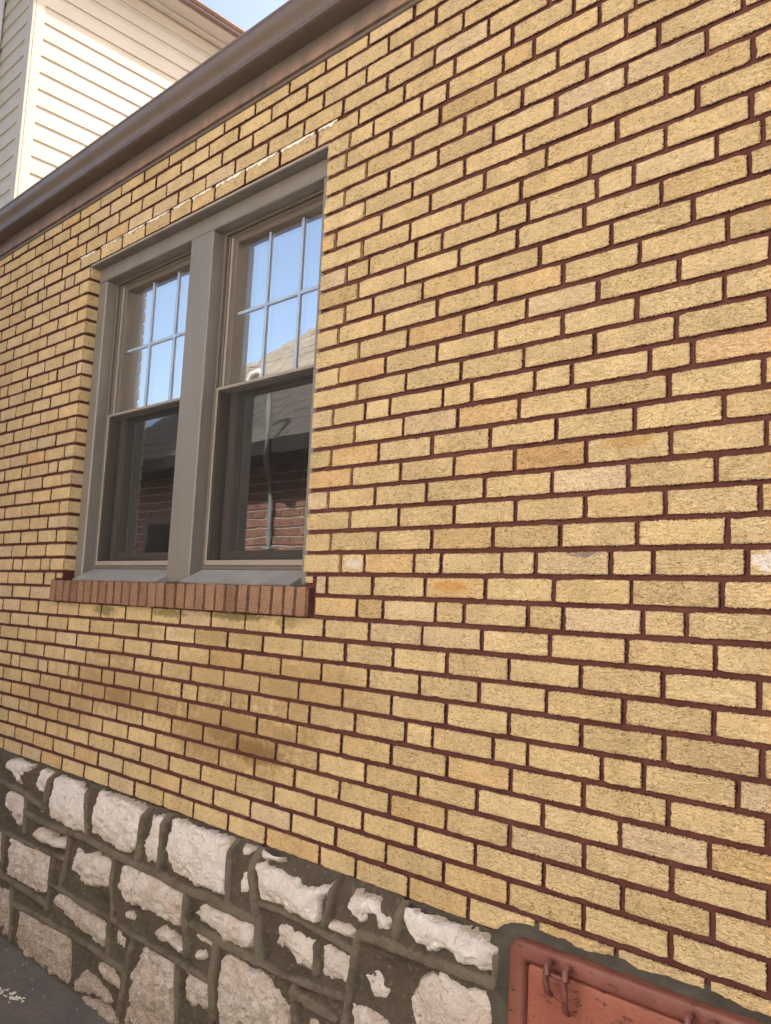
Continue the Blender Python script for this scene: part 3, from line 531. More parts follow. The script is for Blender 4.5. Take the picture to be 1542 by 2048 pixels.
# ---------------------------------------------------------------- brick house
UL, UR = -29.08, -4.04
house = thing('brick_house', 'buff yellow brick wall with dark red mortar, brown gutter and rough white stone base', 'house', (0, 0, 0))
def dv(v, u):
    a = np.interp(u, [-46, -29, -16, 0, 18], [.13, -.10, -.05, 0, 0])*min(1, max(0, (v-7)/8.))
    b = np.interp(u, [-40, -19, -3, 8, 18], [-.04, .04, .0, 0, 0])*min(1, max(0, (2-v)/4.))
    return a+b
rj = random.Random(3)
class BrickAcc:
    def __init__(s): s.v = []; s.f = []; s.fuv = []; s.fh = []; s.tone = []
    def brick(s, x0, x1, z0, z1, z0b, z1b, depth, tone, y0=0.0, seg=.017, jit=.0012):
        # front outline with ragged edges; z0,z1 at the left end and z0b,z1b at the right end
        n0 = len(s.v); pts = []
        L = x1-x0; H = z1-z0; nx = max(3, int(L/seg)); nz = max(3, int(H/seg)+1)
        def zz(x, t): a = (x-x0)/L; return (z0+(z0b-z0)*a)*(1-t)+(z1+(z1b-z1)*a)*t
        r_ = .004
        for i in range(nx+1):
            x = x0+L*i/nx; e = r_ if i in (0, nx) else 0
            pts.append((x+(rj.gauss(0, jit*.6)), zz(x, 0)+e*.5+rj.gauss(0, jit)))
        for i in range(1, nz): pts.append((x1+rj.gauss(0, jit), zz(x1, i/nz)))
        for i in range(nx+1):
            x = x1-L*i/nx; e = r_ if i in (0, nx) else 0
            pts.append((x+(rj.gauss(0, jit*.6)), zz(x, 1)-e*.5+rj.gauss(0, jit)))
        for i in range(1, nz): pts.append((x0+rj.gauss(0, jit), zz(x0, 1-i/nz)))
        cx, cz = (x0+x1)/2, (z0+z1+z0b+z1b)/4; hx, hz = L/2, (z1-z0)/2
        n = len(pts); ins = .0016
        tx = rj.gauss(0, .004); tz = rj.gauss(0, .008)
        def yy(x, z): return y0+(x-cx)*tx+(z-cz)*tz
        ring0 = [(cx+(x-cx)*(1-ins/hx), yy(x, z), cz+(z-cz)*(1-ins/hz)) for x, z in pts]
        ring1 = [(x, yy(x, z)+.0022, z) for x, z in pts]
        ring2 = [(x, y0+depth, z) for x, z in pts]
        s.v += ring0+ring1+ring2
        def face(idx, uvs, h): s.f.append(idx); s.fuv += uvs; s.fh += [h]*len(idx)
        U0 = [(p[0]-cx, p[2]-cz, 0) for p in ring0]; U1 = [(p[0]-cx, p[2]-cz, 0) for p in ring1]
        # tilted courses: measure distance from the real edge
        sl = ((z0b-z0)/L)
        U0 = [(u, v-sl*u, 0) for u, v, _ in U0]; U1 = [(u, v-sl*u, 0) for u, v, _ in U1]
        face(tuple(n0+i for i in range(n)), U0, (hx, hz, 0))
        for i in range(n):
            j = (i+1) % n
            face((n0+i, n0+n+i, n0+n+j, n0+j), [U0[i], U1[i], U1[j], U0[j]], (hx, hz, 0))
            big = depth > .05
            hh = (.05, hz, 0) if big else (.001, .001, 0)
            a, b = pts[i], pts[j]
            side = [(0, a[1]-cz, 0), (.0, a[1]-cz, 0), (.0, b[1]-cz, 0), (0, b[1]-cz, 0)]
            face((n0+n+i, n0+2*n+i, n0+2*n+j, n0+n+j), side, hh)
        s.tone += [tone]*(3*n)
    def build(s, name, mat, parent, kind=None, origin=None):
        v = np.array(s.v, float); o_ = (v.min(0)+v.max(0))/2 if origin is None else np.array(origin)
        me = bpy.data.meshes.new(name); me.from_pydata((v-o_).tolist(), [], s.f); me.materials.append(mat)
        for nm, dat in (('fuv', s.fuv), ('fh', s.fh)):
            at = me.attributes.new(nm, 'FLOAT_VECTOR', 'CORNER'); at.data.foreach_set('vector', np.array(dat, 'f').ravel())
        at = me.attributes.new('tone', 'FLOAT_VECTOR', 'POINT'); at.data.foreach_set('vector', np.array(s.tone, 'f').ravel())
        me.update()
        o = bpy.data.objects.new(name, me); put(o, parent, o_)
        if kind: o['kind'] = kind
        return o
def rtone(row=None, u=None):
    g_ = 0; b_ = 0
    q = rj.random()
    if q < .10: g_ = rj.uniform(.3, .8)
    elif q < .17: b_ = rj.uniform(.25, .6)
    else: g_ = rj.uniform(0, .25); b_ = rj.uniform(0, .22)
    t = [rj.gauss(0, .10), g_, b_]
    for (r0, u0, u1, tt) in TONES:
        if row == r0 and u0 < u < u1: t = list(tt)
    t[0] = max(-.5, min(.35, t[0]))
    return t
TONES = [(8, -36.5, -33.5, (0, .1, 1)), (3, -4.1, -2.6, (.25, 1.3, 0)), (3, 10, 12.6, (.1, 1.5, 0)), (4, 7.5, 12, (-.1, 0, .9)),
         (-1, 4, 6.6, (0, 0, .5)), (7, 15, 17.6, (.1, .6, .5)), (-10, -12.9, -9, (-.3, 0, .3)), (-9, -14.4, -4, (-.25, 0, .3)), (-8, -10, -7, (-.2, 0, .3)),
         (-4, -12.7, -9.8, (-.2, 0, .45)), (-5, -11.2, -8.4, (-.15, 0, .5)), (9, -2.2, .7, (0, .2, .6)), (4, -4.1, -1.2, (.05, .1, .7)), (2, 11, 14, (-.05, .1, .3)),
         (-8, -21.9, -19.1, (-.2, 0, .5)), (-7, -25.5, -22.7, (-.15, 0, .3))]
def proj(p):
    q = Vector(p)-CAM; z = q.dot(fwd)
    return 385.5+q.dot(right)/z*830.35, 512+q.dot(down)/z*830.35
cands = []; GH, GB = .155, .165
def add_brick(row, ua, ub, va=None, vb=None, jamb=False, ja=False, jb=False):
    va = row if va is None else va; vb = row+1 if vb is None else vb
    ga = 0 if ja else GH/2*rj.uniform(.75, 1.25); gb = 0 if jb else GH/2*rj.uniform(.75, 1.25)
    g0 = GB/2*rj.uniform(.85, 1.2); g1 = GB/2*rj.uniform(.85, 1.2)
    x0, x1 = X(ua+ga), X(ub-gb)
    z0, z1 = Z(va+dv(va, ua)+g0), Z(vb+dv(vb, ua)-g1); z0b, z1b = Z(va+dv(va, ub)+g0), Z(vb+dv(vb, ub)-g1)
    cands.append((row, (ua+ub)/2, (x0, x1, z0, z1, z0b, z1b, .078 if (ja or jb) else .018), rj.gauss(0, .0007)))
for r in range(-13, 27):
    J = ROWS[r]
    if r >= 22 or r <= -3: regs = [(-74, 44)]
    elif r < 0: regs = [(-74, -30.2), (-3.17, 44)]
    else: regs = [(-74, UL), (UR, 44)]
    for a, b in regs:
        js = [a]+[j for j in J if a+.45 < j < b-.45]+[b]
        for p, q in zip(js, js[1:]):
            add_brick(r, p, q, ja=(p == UR), jb=(q == UL))
    # lengths of joint either side of the window are the arris itself
add_brick(-1, -30.12, -29.12, va=-.55, vb=.0); add_brick(-1, -3.98, -3.25, va=-.52, vb=.0)
def area(c):
    x0, x1, z0, z1, z0b, z1b, _ = c[2]
    P_ = [proj((x, 0, z)) for x, z in ((x0, z0), (x1, z0b), (x1, z1b), (x0, z1))]
    if all(p[0] < -5 or p[0] > 776 or p[1] < -5 or p[1] > 1029 for p in P_): return 0
    P_ = [(min(771, max(0, p[0])), min(1024, max(0, p[1]))) for p in P_]
    return abs(sum(P_[i][0]*P_[(i+1) % 4][1]-P_[(i+1) % 4][0]*P_[i][1] for i in range(4)))/2
cands.sort(key=lambda c: -area(c))
rest = BrickAcc()
for i, (row, uc, geo, y0) in enumerate(cands):
    tn = rtone(row, uc)
    if i < 300:
        A = BrickAcc(); A.brick(*geo, tn, y0=y0); A.build('brick', m_brick, house)
    else: rest.brick(*geo, tn, y0=y0, seg=.022)
rest.build('brickwork', m_brick, house, kind='stuff')

# mortar bed behind the bricks, with the window opening left free
rec = .007
mw = MB()
jm = .1*K
mw.box(X(-74.1), X(UL)-.006, rec, .25, Z(-13.4), Z(27))
mw.box(X(UR)+.006, X(44.1), rec, .25, Z(-13.4), Z(27))
mw.box(X(UL)-.006, X(UR)+.006, rec, .25, Z(21.95), Z(27))
mw.box(X(UL)-.006, X(UR)+.006, rec, .25, Z(-13.4), Z(-.6))
obj('mortar', mw, m_mort, house)
# remaining house shell: gable ends, rear wall, roof
sh = MB(); sh.box(X(-74), X(-74)+.2, .26, 6, 0, Z(27)); sh.box(X(44)-.2, X(44), .26, 6, 0, Z(27)); sh.box(X(-74)+.21, X(44)-.21, 5.8, 6, 0, Z(27))
obj('rear_wall', sh, m_conc, house)
rf = MB(); zt = Z(29.55)
rf.extrude_x([(-.03, zt-.02), (3.05, zt+1.20), (6.2, zt-.02), (6.2, zt-.14), (3.05, zt+1.06), (-.03, zt-.10)], X(-74), X(44))
obj('roof', rf, m_sh1, house)

# ---------------------------------------------------------------- eave: frieze board, soffit, gutter
e = MB(); e.rbox(X(-74), X(44), -.020, .004, Z(26.93), Z(28.02), .002); obj('frieze_board', e, m_frieze, house, label='brown frieze board streaked with rust under the gutter')
e = MB(); e.rbox(X(-74), X(44), -.009, .004, Z(26.70), Z(26.93)-.001, .002); obj('frieze_shadow_strip', e, m_gutter, house)  # dark strip standing in for the shadow line below the frieze
e = MB(); e.box(X(-74), X(44), -.019, .25, Z(28.02)+.001, Z(28.02)+.02); obj('soffit', e, m_gutter, house)
zb = Z(28.0)
prof = [(-.012, zb), (-.078, zb-.002), (-.090, zb-.004), (-.0965, zb-.001), (-.0965, zb+.010), (-.093, zb+.014), (-.0915, zb+.022), (-.0935, zb+.031),
        (-.099, zb+.041), (-.107, zb+.050), (-.1145, zb+.058), (-.119, zb+.067), (-.1205, zb+.078), (-.1205, zb+.092), (-.1235, zb+.094), (-.1255, zb+.099), (-.1235, zb+.104), (-.117, zb+.105), (-.112, zb+.101),
        (-.1165, zb+.090), (-.1165, zb+.078), (-.110, zb+.060), (-.090, zb+.040), (-.087, zb+.006), (-.016, zb+.004), (-.016, zb+.105), (-.012, zb+.105)]
for i, (ga, gb) in enumerate(((-74, -42.3), (-42.3, 5.0), (5.0, 44))):
    e = MB(); o_ = .0 if i % 2 else .0012
    e.extrude_x([(y+(o_ if y > -.09 else -o_), z-o_) for y, z in prof], X(ga), X(gb)-.0005); obj('gutter', e, m_gutter, house, smooth=50)

# ---------------------------------------------------------------- window
WZ0, WZ1 = -.5, 21.86
win = MB()   # aluminium casing wrapped round the opening
yT = .052
win.rbox(X(UL)+.001, X(-27.95), yT, .16, Z(-.55), Z(20.78), .006)
win.rbox(X(-5.15), X(UR)-.001, yT, .16, Z(-.55), Z(20.78), .006)
win.rbox(X(UL)+.001, X(UR)-.001, yT, .16, Z(20.78), Z(21.84), .004)
wnd = obj('window', win, m_trim, house, label='double window with taupe metal casing set into the brick wall')
e = MB(); e.rbox(X(-17.30), X(-14.93), yT-.002, .17, Z(-.55), Z(20.78)-.001, .004); obj('mullion', e, m_trim, wnd)
for a, b in ((-27.95, -17.30), (-14.93, -5.15)):
    e = MB(); e.extrude_x([(.012, Z(-.62)), (.008, Z(-.50)), (.108, Z(.27)), (.16, Z(.27)), (.16, Z(-.62))], X(a)+.001, X(b)-.001); obj('sill_cover', e, m_sillc, wnd)
e = MB(); e.box(X(UL)-.004, X(UR)+.004, .004, .20, Z(21.865), Z(21.945)); obj('lintel_plate', e, m_steel, wnd)
e = MB(); e.rbox(X(UL)+.002, X(UR)-.002, .004, .05, Z(21.78), Z(21.86), .002); obj('head_flashing', e, m_trim, wnd)
def ring(mb, ua, ub, va, vb, w, y0, y1, b=.0015, wt=None, wb=None):
    wt = wt or w; wb = wb or w
    mb.rbox(X(ua), X(ua+w), y0, y1, Z(va), Z(vb), b); mb.rbox(X(ub-w), X(ub), y0, y1, Z(va), Z(vb), b)
    mb.rbox(X(ua+w)+.0003, X(ub-w)-.0003, y0+.0005, y1, Z(vb-wt), Z(vb), b); mb.rbox(X(ua+w)+.0003, X(ub-w)-.0003, y0+.0005, y1, Z(va), Z(va+wb), b)
for a, b, mv in ((-27.94, -17.31, (-23.98, -20.92)), (-14.92, -5.16, (-11.25, -8.32))):
    e = MB(); ring(e, a, b, .28, 20.76, .22, .104, .24, wt=.14, wb=.2); obj('unit_frame', e, m_frame, wnd)
    e = MB(); ring(e, a+.23, b-.23, .40, 20.60, .16, .117, .24, wt=.12); obj('track', e, m_frame, wnd)
    # upper sash
    e = MB(); ring(e, a+.62, b-.62, 10.92, 20.46, .36, .128, .158, wt=.34, wb=.30); us = obj('upper_sash', e, m_frame, wnd)
    e = MB(); ring(e, a+.41, b-.41, 10.9, 20.55, .20, .122, .2, .001, wt=.08, wb=.08); obj('stop_bead', e, m_rail, wnd)
    e = MB(); e.box(X(a+.97), X(b-.97), .1440, .1445, Z(11.2), Z(20.14)); obj('outer_pane', e, m_clear, wnd)
    e = MB(); e.box(X(a+.97), X(b-.97), .1560, .1565, Z(11.2), Z(20.14)); obj('inner_pane', e, m_glass, wnd)
    for u in mv:
        e = MB(); e.rbox(X(u)-.0065, X(u)+.0065, .1478, .1530, Z(11.21), Z(20.12), .002); obj('muntin', e, m_muntin, wnd)
    e = MB(); e.rbox(X(a+.98), X(b-.98), .1474, .1526, Z(15.70)-.0065, Z(15.70)+.0065, .002); obj('muntin', e, m_muntin, wnd)
    # lower sash, further in, and insect screen in front of it
    e = MB(); ring(e, a+.50, b-.50, .56, 11.3, .55, .166, .196, wt=.42, wb=.85); obj('lower_sash', e, m_frame, wnd)
    e = MB(); e.box(X(a+1.06), X(b-1.06), .182, .1825, Z(1.42), Z(10.87)); obj('lower_pane', e, m_glass2, wnd)
    e = MB(); ring(e, a+.18, b-.18, .52, 11.11, .17, .108, .116, .0012, wt=.17, wb=.30); obj('screen_frame', e, m_rail, wnd)
    e = MB(); e.box(X(a+.34), X(b-.34), .1105, .1108, Z(.80), Z(10.95)); obj('insect_screen', e, m_screen, wnd)
# dark room behind the glass
e = MB(); x0, x1, y0, y1, z0, z1 = X(-31), X(-2), .252, 2.2, Z(-6), Z(26)
e.add([(x0,y0,z0),(x1,y0,z0),(x1,y1,z0),(x0,y1,z0),(x0,y0,z1),(x1,y0,z1),(x1,y1,z1),(x0,y1,z1)], [(0,1,2,3),(4,7,6,5),(1,5,6,2),(2,6,7,3),(3,7,4,0)])
obj('room', e, m_dark, house)

# rowlock sill of brown bricks
SU = SILLU
e = MB(); e.extrude_x([(-.016, Z(-1.97)), (-.016, Z(-.66)), (.052, Z(-.56)), (.052, Z(-1.97))], X(SU[0])+.003, X(SU[-1])-.004)
sill = obj('window_sill', e, m_mort, house, label='protruding rowlock sill of brown rough bricks under the window')
for a, b in zip(SU, SU[1:]):
    A = BrickAcc(); y0 = -.030+rj.gauss(0, .0012); w_ = .0052
    A.brick(X(a)+w_, X(b)-w_, Z(-2.02)+rj.gauss(0, .001), Z(-.60), Z(-2.02), Z(-.60), .078, [rj.gauss(0, .22), rj.random()*.6, rj.random()*.6], y0=y0, jit=.001, seg=.02)
    A.build('sill_brick', m_sill, sill)
# white paint left along the top of the lintel bricks
rk = random.Random(11)
for a, b in zip(PEEL[::2], PEEL[1::2]):
    e = MB(); n = max(5, int((b-a)*7)); vs = []; ft = rk.uniform(.10, .22)
    for i in range(n+1):
        u = a+(b-a)*i/n; tp = 22.96+dv(22.9, u)+rk.uniform(-.01, .03); k_ = ft*(math.sin(math.pi*min(1, (i+.6)/n*1.0))*.5+.55)
        bt = tp-max(.03, k_*rk.choice((.5, 1, 1, 1.35))+rk.uniform(-.09, .10))
        vs += [(X(u), -.0035, Z(tp)), (X(u), -.0042-rk.random()*.001, Z(bt)), (X(u), .0015, Z(tp)), (X(u), .0015, Z(bt))]
    fs = []
    for i in range(n):
        p = 4*i; q = p+4
        fs += [(p, q, q+1, p+1), (p+2, q+2, q, p), (p+1, q+1, q+3, p+3)]
    e.add(vs, fs); obj('paint_flake', e, m_white, house)
for u, v in ((-26.2, 22.25), (-23.2, 22.62), (-20.0, 22.2), (-12.0, 22.5), (-9.0, 22.6), (-5.7, 22.6), (-28.75, 21.3)):
    e = MB(); e.tube([(X(u), .001, Z(v)), (X(u), -.0035, Z(v))], .0045, 8)
    obj('anchor_plug', e, m_steel if u > -28 else m_white, house)

# ---------------------------------------------------------------- stone base
def grid_obj(name, xs, zs, Yf, mat, parent, keep=None, rim=None, kind=None, label=None):
    nx, nz = len(xs), len(zs); XX, ZZ = np.meshgrid(xs, zs)
    idx = np.full(nx*nz, -1); 
    kf = np.ones((nz, nx), bool) if keep is None else keep
    cell = kf[:-1, :-1] | kf[1:, :-1] | kf[:-1, 1:] | kf[1:, 1:]
    jj, ii = np.nonzero(cell)
    q = np.stack([jj*nx+ii, jj*nx+ii+1, (jj+1)*nx+ii+1, (jj+1)*nx+ii], 1)
    used = np.unique(q); idx[used] = np.arange(len(used))
    V = np.stack([XX.ravel(), Yf.ravel(), ZZ.ravel()], 1)[used]
    o_ = (V.min(0)+V.max(0))/2
    me = bpy.data.meshes.new(name); me.from_pydata((V-o_).tolist(), [], idx[q].tolist()); me.materials.append(mat)
    me.polygons.foreach_set('use_smooth', [True]*len(me.polygons))
    if rim is not None:
        at = me.attributes.new('rim', 'FLOAT', 'POINT'); at.data.foreach_set('value', rim.ravel()[used].astype('f'))
    me.update()
    o = bpy.data.objects.new(name, me); put(o, parent, o_)
    if label: o['label'] = label
    if kind: o['kind'] = kind
    return o
def seg_dist(x, z, pts):
    d = np.full(x.shape, 9.0)
    for (ax, az), (bx, bz) in zip(pts, pts[1:]):
        L2 = (bx-ax)**2+(bz-az)**2+1e-12; t = np.clip(((x-ax)*(bx-ax)+(z-az)*(bz-az))/L2, 0, 1)
        d = np.minimum(d, np.hypot(x-ax-t*(bx-ax), z-az-t*(bz-az)))
    return d
def inside(x, z, P_):
    c = np.zeros(x.shape, bool); n = len(P_)
    for i in range(n):
        (ax, az), (bx, bz) = P_[i], P_[(i+1) % n]
        if az == bz: continue
        m_ = ((az > z) != (bz > z)) & (x < (bx-ax)*(z-az)/(bz-az)+ax); c ^= m_
    return c
xs = np.arange(-3.3, .60, .0055); zs = np.arange(-.01, Z(-12.90), .0055)
GX, GZZ = np.meshgrid(xs, zs)
top = Z(-12.90)
base = .002-.034*sstep(0, .045, top-GZZ+fbm(GX*20, GX*0, 91, 3)*.006)-.006*sstep(.3, 0, GZZ)
lump = fbm(GX*9, GZZ*9, 3, 4)*.008+fbm(GX*45, GZZ*45, 5, 3)*.0016
rib = np.zeros(GX.shape)
for i, R_ in enumerate(RIBS):
    pp = [(X(u), Z(v)) for u, v in R_]
    w_ = .0142*(1+.25*math.sin(i*2.3))
    d = seg_dist(GX, GZZ, pp)+fbm(GX*14, GZZ*14, 20+i, 2)*.004
    rib = np.maximum(rib, 1-sstep(w_*.55, w_*1.25, d))
hol = np.clip(fbm(GX*6.5, GZZ*8, 31, 3)-.05, 0, 1)
yf = base+lump*(1-.5*rib)-rib*.016+hol*.045*(1-rib)*sstep(0, .06, top-GZZ)
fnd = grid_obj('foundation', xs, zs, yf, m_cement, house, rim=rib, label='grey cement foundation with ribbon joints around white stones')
allst = []
def stone(poly, name='stone', mat=None, parent=None, prot=.020, seed=0, y0=-.026, jag=.010, step=.0042):
    P_ = [(X(u), Z(v)) for u, v in poly]
    x0 = min(p[0] for p in P_)-.015; x1 = max(p[0] for p in P_)+.015; z0 = min(p[1] for p in P_)-.015; z1 = min(top-.004, max(p[1] for p in P_)+.015)
    xs_ = np.arange(x0, x1, step); zs_ = np.arange(max(-.01, z0), z1, step)
    A_, B_ = np.meshgrid(xs_, zs_)
    d = seg_dist(A_, B_, P_+[P_[0]]); ins = inside(A_, B_, P_); d = np.where(ins, d, -d)
    d = d+fbm(A_*38, B_*38, seed+1, 4, .6)*jag*1.35+.0085
    size = min(x1-x0, z1-z0)
    n1 = fbm(A_*16, B_*16, seed+5, 2); n2 = fbm(A_*40, B_*40, seed+9, 4, .6)
    rid = 1-np.abs(fbm(A_*22+n2, B_*26, seed+13, 3))*2
    h = sstep(0, .013, d)*prot*.75+sstep(0, size*.45, d)*prot*.5
    y = y0+.006-h-np.clip(d*60, 0, 1)*(n1*.009+n2*.0085+rid*.0065)+np.clip(-d*400, 0, 3)*.006
    return grid_obj(name, xs_, zs_, y, mat or m_stone, parent or fnd, keep=d > -.002, rim=np.clip(d/.03, 0, 1))
for i, poly in enumerate(STONES):
    us = [p[0] for p in poly]; sz = max(us)-min(us)
    stone(poly, seed=i*7, prot=.012 if sz < 2 else (.022 if sz < 4 else .028), jag=.004 if sz < 1.6 else .011)
# stones further along the base, beyond the left of the view
rs = random.Random(5)
for c_ in range(4):
    for r_ in range(4):
        u = -38.5-c_*2.9-(r_ % 2)*1.2; v = -14.6-r_*2.5; 
        if r_ == 0 and c_ == 0: u -= .6
        poly = []
        for k_ in range(9):
            a = 2*math.pi*k_/9; poly.append((u+math.cos(a)*rs.uniform(.9, 1.25), v+math.sin(a)*rs.uniform(.7, .95)))
        stone(poly, seed=500+c_*9+r_, prot=.018, step=.007)
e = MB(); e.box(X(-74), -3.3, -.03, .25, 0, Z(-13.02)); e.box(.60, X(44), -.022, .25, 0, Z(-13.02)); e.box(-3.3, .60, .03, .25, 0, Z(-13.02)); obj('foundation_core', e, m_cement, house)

# ---------------------------------------------------------------- cement collar and iron clean-out door
coll = [(7.2,-24),(7.35,-19),(7.5,-16),(7.55,-14.2),(7.7,-12.95),(8.0,-12.62),(8.5,-12.36),(9.1,-12.27),(9.8,-12.36),(10.5,-12.34),(11.4,-12.44),(12.2,-12.33),(13.5,-12.42),(15.3,-12.36),(17.3,-12.46),(19,-12.4),(20.6,-12.6),(21,-14),(21,-20),(20.6,-24)]
P_ = [(X(u), Z(v)) for u, v in coll]
xs_ = np.arange(X(7.0), X(21.3), .005); zs_ = np.arange(.05, Z(-12.1), .005); A_, B_ = np.meshgrid(xs_, zs_)
d = seg_dist(A_, B_, P_+[P_[0]]); d = np.where(inside(A_, B_, P_), d, -d)+fbm(A_*30, B_*30, 77, 4, .6)*.007
y = .004-sstep(-.002, .016, d)*.020-sstep(0, .05, d)*.008-fbm(A_*22, B_*22, 78, 4)*.004-fbm(A_*80, B_*80, 79, 3)*.0012
y = np.where((A_ < .62) & (B_ < top+.0), np.minimum(y, y-.016*sstep(.66, .56, A_)), y)
grid_obj('mortar_collar', xs_, zs_, y, m_collar, house, keep=d > -.004, label='rough grey cement collar smeared round the iron door')
hx0, hx1, hz1, hz0 = X(8.72), X(8.72)+.80, Z(-12.66), Z(-12.66)-.50
def rrect(x0, x1, z0, z1, r, n=8):
    o_ = []
    for cx, cz, a0 in ((x1-r, z1-r, 0), (x0+r, z1-r, 90), (x0+r, z0+r, 180), (x1-r, z0+r, 270)):
        for i in range(n+1):
            a = math.radians(a0+90*i/n); o_.append((cx+r*math.cos(a), cz+r*math.sin(a)))
    return o_
def lofted(mb, secs):  # secs: list of (inset, y, r)
    n = None; rings = []
    for ins, y, r in secs:
        pr = rrect(hx0+ins, hx1-ins, hz0+ins, hz1-ins, r); n = len(pr); rings.append([(x, y, z) for x, z in pr])
    vs = [p for rg in rings for p in rg]; fs = []
    for k_ in range(len(rings)-1):
        for i in range(n): fs.append((k_*n+i, k_*n+(i+1) % n, (k_+1)*n+(i+1) % n, (k_+1)*n+i))
    mb.add(vs, fs); return n, len(rings)
e = MB(); lofted(e, [(0, .01, .032), (0, -.030, .032), (.0015, -.038, .031), (.004, -.0415, .029), (.008, -.0430, .027), (.033, -.0430, .018), (.0385, -.0415, .015), (.0425, -.037, .012), (.0455, -.032, .011), (.0465, -.020, .010)])
hatch = obj('iron_door_frame', e, m_iron, house, smooth=60, label='rounded dark red iron frame of the clean-out door')
e = MB(); n, k_ = lofted(e, [(.0485, -.020, .010), (.0490, -.0285, .010), (.0515, -.0310, .009), (.0550, -.0320, .008), (.075, -.0316, .004)])
e.f.append(tuple(range((k_-1)*n, k_*n)))
obj('door_panel', e, m_door, hatch, smooth=50, label='chipped orange red iron door leaf')
# pressed arc on the leaf
pts = []
for i in range(24):
    t_ = i/23; pts.append((X(10.25)+.52*t_, -.0322, Z(-14.05)-.09*math.sin(math.pi*min(1, t_*1.6)*.5)-.02*t_))
e = MB(); e.tube(pts, .0032, 8); obj('pressed_rib', e, m_door, hatch, smooth=60)
for uu in (10.55, 15.35):
    x_ = X(uu)
    e = MB()
    zt_ = hz1-.020
    for dx_, ln in ((0, .052), (.047, .078)):
        pts = [(x_+dx_, -.044, zt_-.002), (x_+dx_, -.058, zt_+.004), (x_+dx_, -.068, zt_-.004), (x_+dx_, -.073, zt_-.018), (x_+dx_, -.072, zt_-.040), (x_+dx_-.001, -.064, zt_-ln-.006), (x_+dx_-.002, -.045, zt_-ln-.020)]
        e.tube(pts, [.0060, .0072, .0078, .0078, .0078, .0075, .005], 12)
    e.tube([(x_-.004, -.062, zt_-.021), (x_+.053, -.062, zt_-.021)], .0052, 10)
    obj('hinge', e, m_rust, hatch, smooth=60)

# ---------------------------------------------------------------- cream sided upper storey beyond the eave
side = thing('sided_house', 'cream vinyl sided upper storey with brown edged roof rising behind the brown gutter', 'house', (X(-74)+.2, .36, 3.5))
SX, SY = -3.975, .36      # faces: +X side and -Y side
e = MB(); e.box(-5.0, SX-.014, SY+.014, 5.6, 3.66, 6.31); obj('wall', e, m_siding, side)
LAP = .1275; zl0 = 4.012-LAP*3
prof_l = [(0.0, 0.0), (.0125, 0.0), (.0125, .004), (.0115, .080), (.0095, .092), (.0035, .108), (.0025, LAP), (0, LAP)]
k_ = 0; zc = zl0
while zc < 6.28:
    zt_ = min(LAP, 6.305-zc)
    pr = [(p, min(q, zt_)) for p, q in prof_l]
    e = MB(); e.extrude_y([(SX-.013+p, zc+q) for p, q in pr], SY+.078, 5.6); obj('siding_board', e, m_siding, side)
    e = MB(); e.extrude_x([(SY+.013-p, zc+q) for p, q in pr], -5.0, SX-.085); obj('siding_board', e, m_siding, side)
    zc += LAP
e = MB(); e.rbox(SX-.080, SX+.008, SY-.008, SY+.013, 3.66, 6.305, .004); e.rbox(SX-.013, SX+.008, SY+.0135, SY+.072, 3.66, 6.305, .004); e.rbox(SX-.013, SX+.003, SY+.0725, SY+.085, 3.66, 6.305, .002)
obj('corner_post', e, m_siding, side)
e = MB(); e.rbox(SX-.66, SX-.55, SY-.075, SY-.004, 3.66, 6.6, .01); obj('downspout', e, m_spout, side)
m_soff = mat_paint('grey_soffit', (.50, .47, .43), .5, (.4, .37, .34), .2)
m_fas = mat_paint('brown_drip_edge', (.17, .115, .10), .45)
e = MB(); e.rbox(SX+.001, SX+.052, SY-.3, 5.6, 6.283, 6.312, .004); e.box(SX+.002, -3.800, SY-.3, 5.6, 6.313, 6.330); e.rbox(-3.90, -3.895, SY-.3, 5.6, 6.305, 6.313, .002); obj('soffit', e, m_soff, side)
e = MB(); e.rbox(-3.8, -3.756, SY-.32, 5.62, 6.322, 6.352, .004); obj('fascia', e, m_fas, side)
e = MB(); e.extrude_y([(-3.745, 6.354), (-3.745, 6.366), (-5.0, 6.98), (-5.0, 6.36)], SY-.33, 5.63); roof2 = obj('roof', e, m_sh1, side)
rs = random.Random(8); yy_ = SY-.33; r_ = 0
for r_ in range(3):
    yy_ = SY-.33+(.0 if r_ % 2 else .16)
    while yy_ < 5.2:
        w_ = rs.uniform(.29, .33); x0 = -3.735-r_*.12; zr = 6.368+r_*.12*.489
        e = MB(); th = rs.uniform(.006, .011); e.extrude_y([(x0, zr-.004), (x0, zr+th), (x0-.13, zr+.0635+th*.5), (x0-.13, zr+.0595)], yy_, yy_+w_-.006); obj('shingle', e, m_sh1, roof2); yy_ += w_

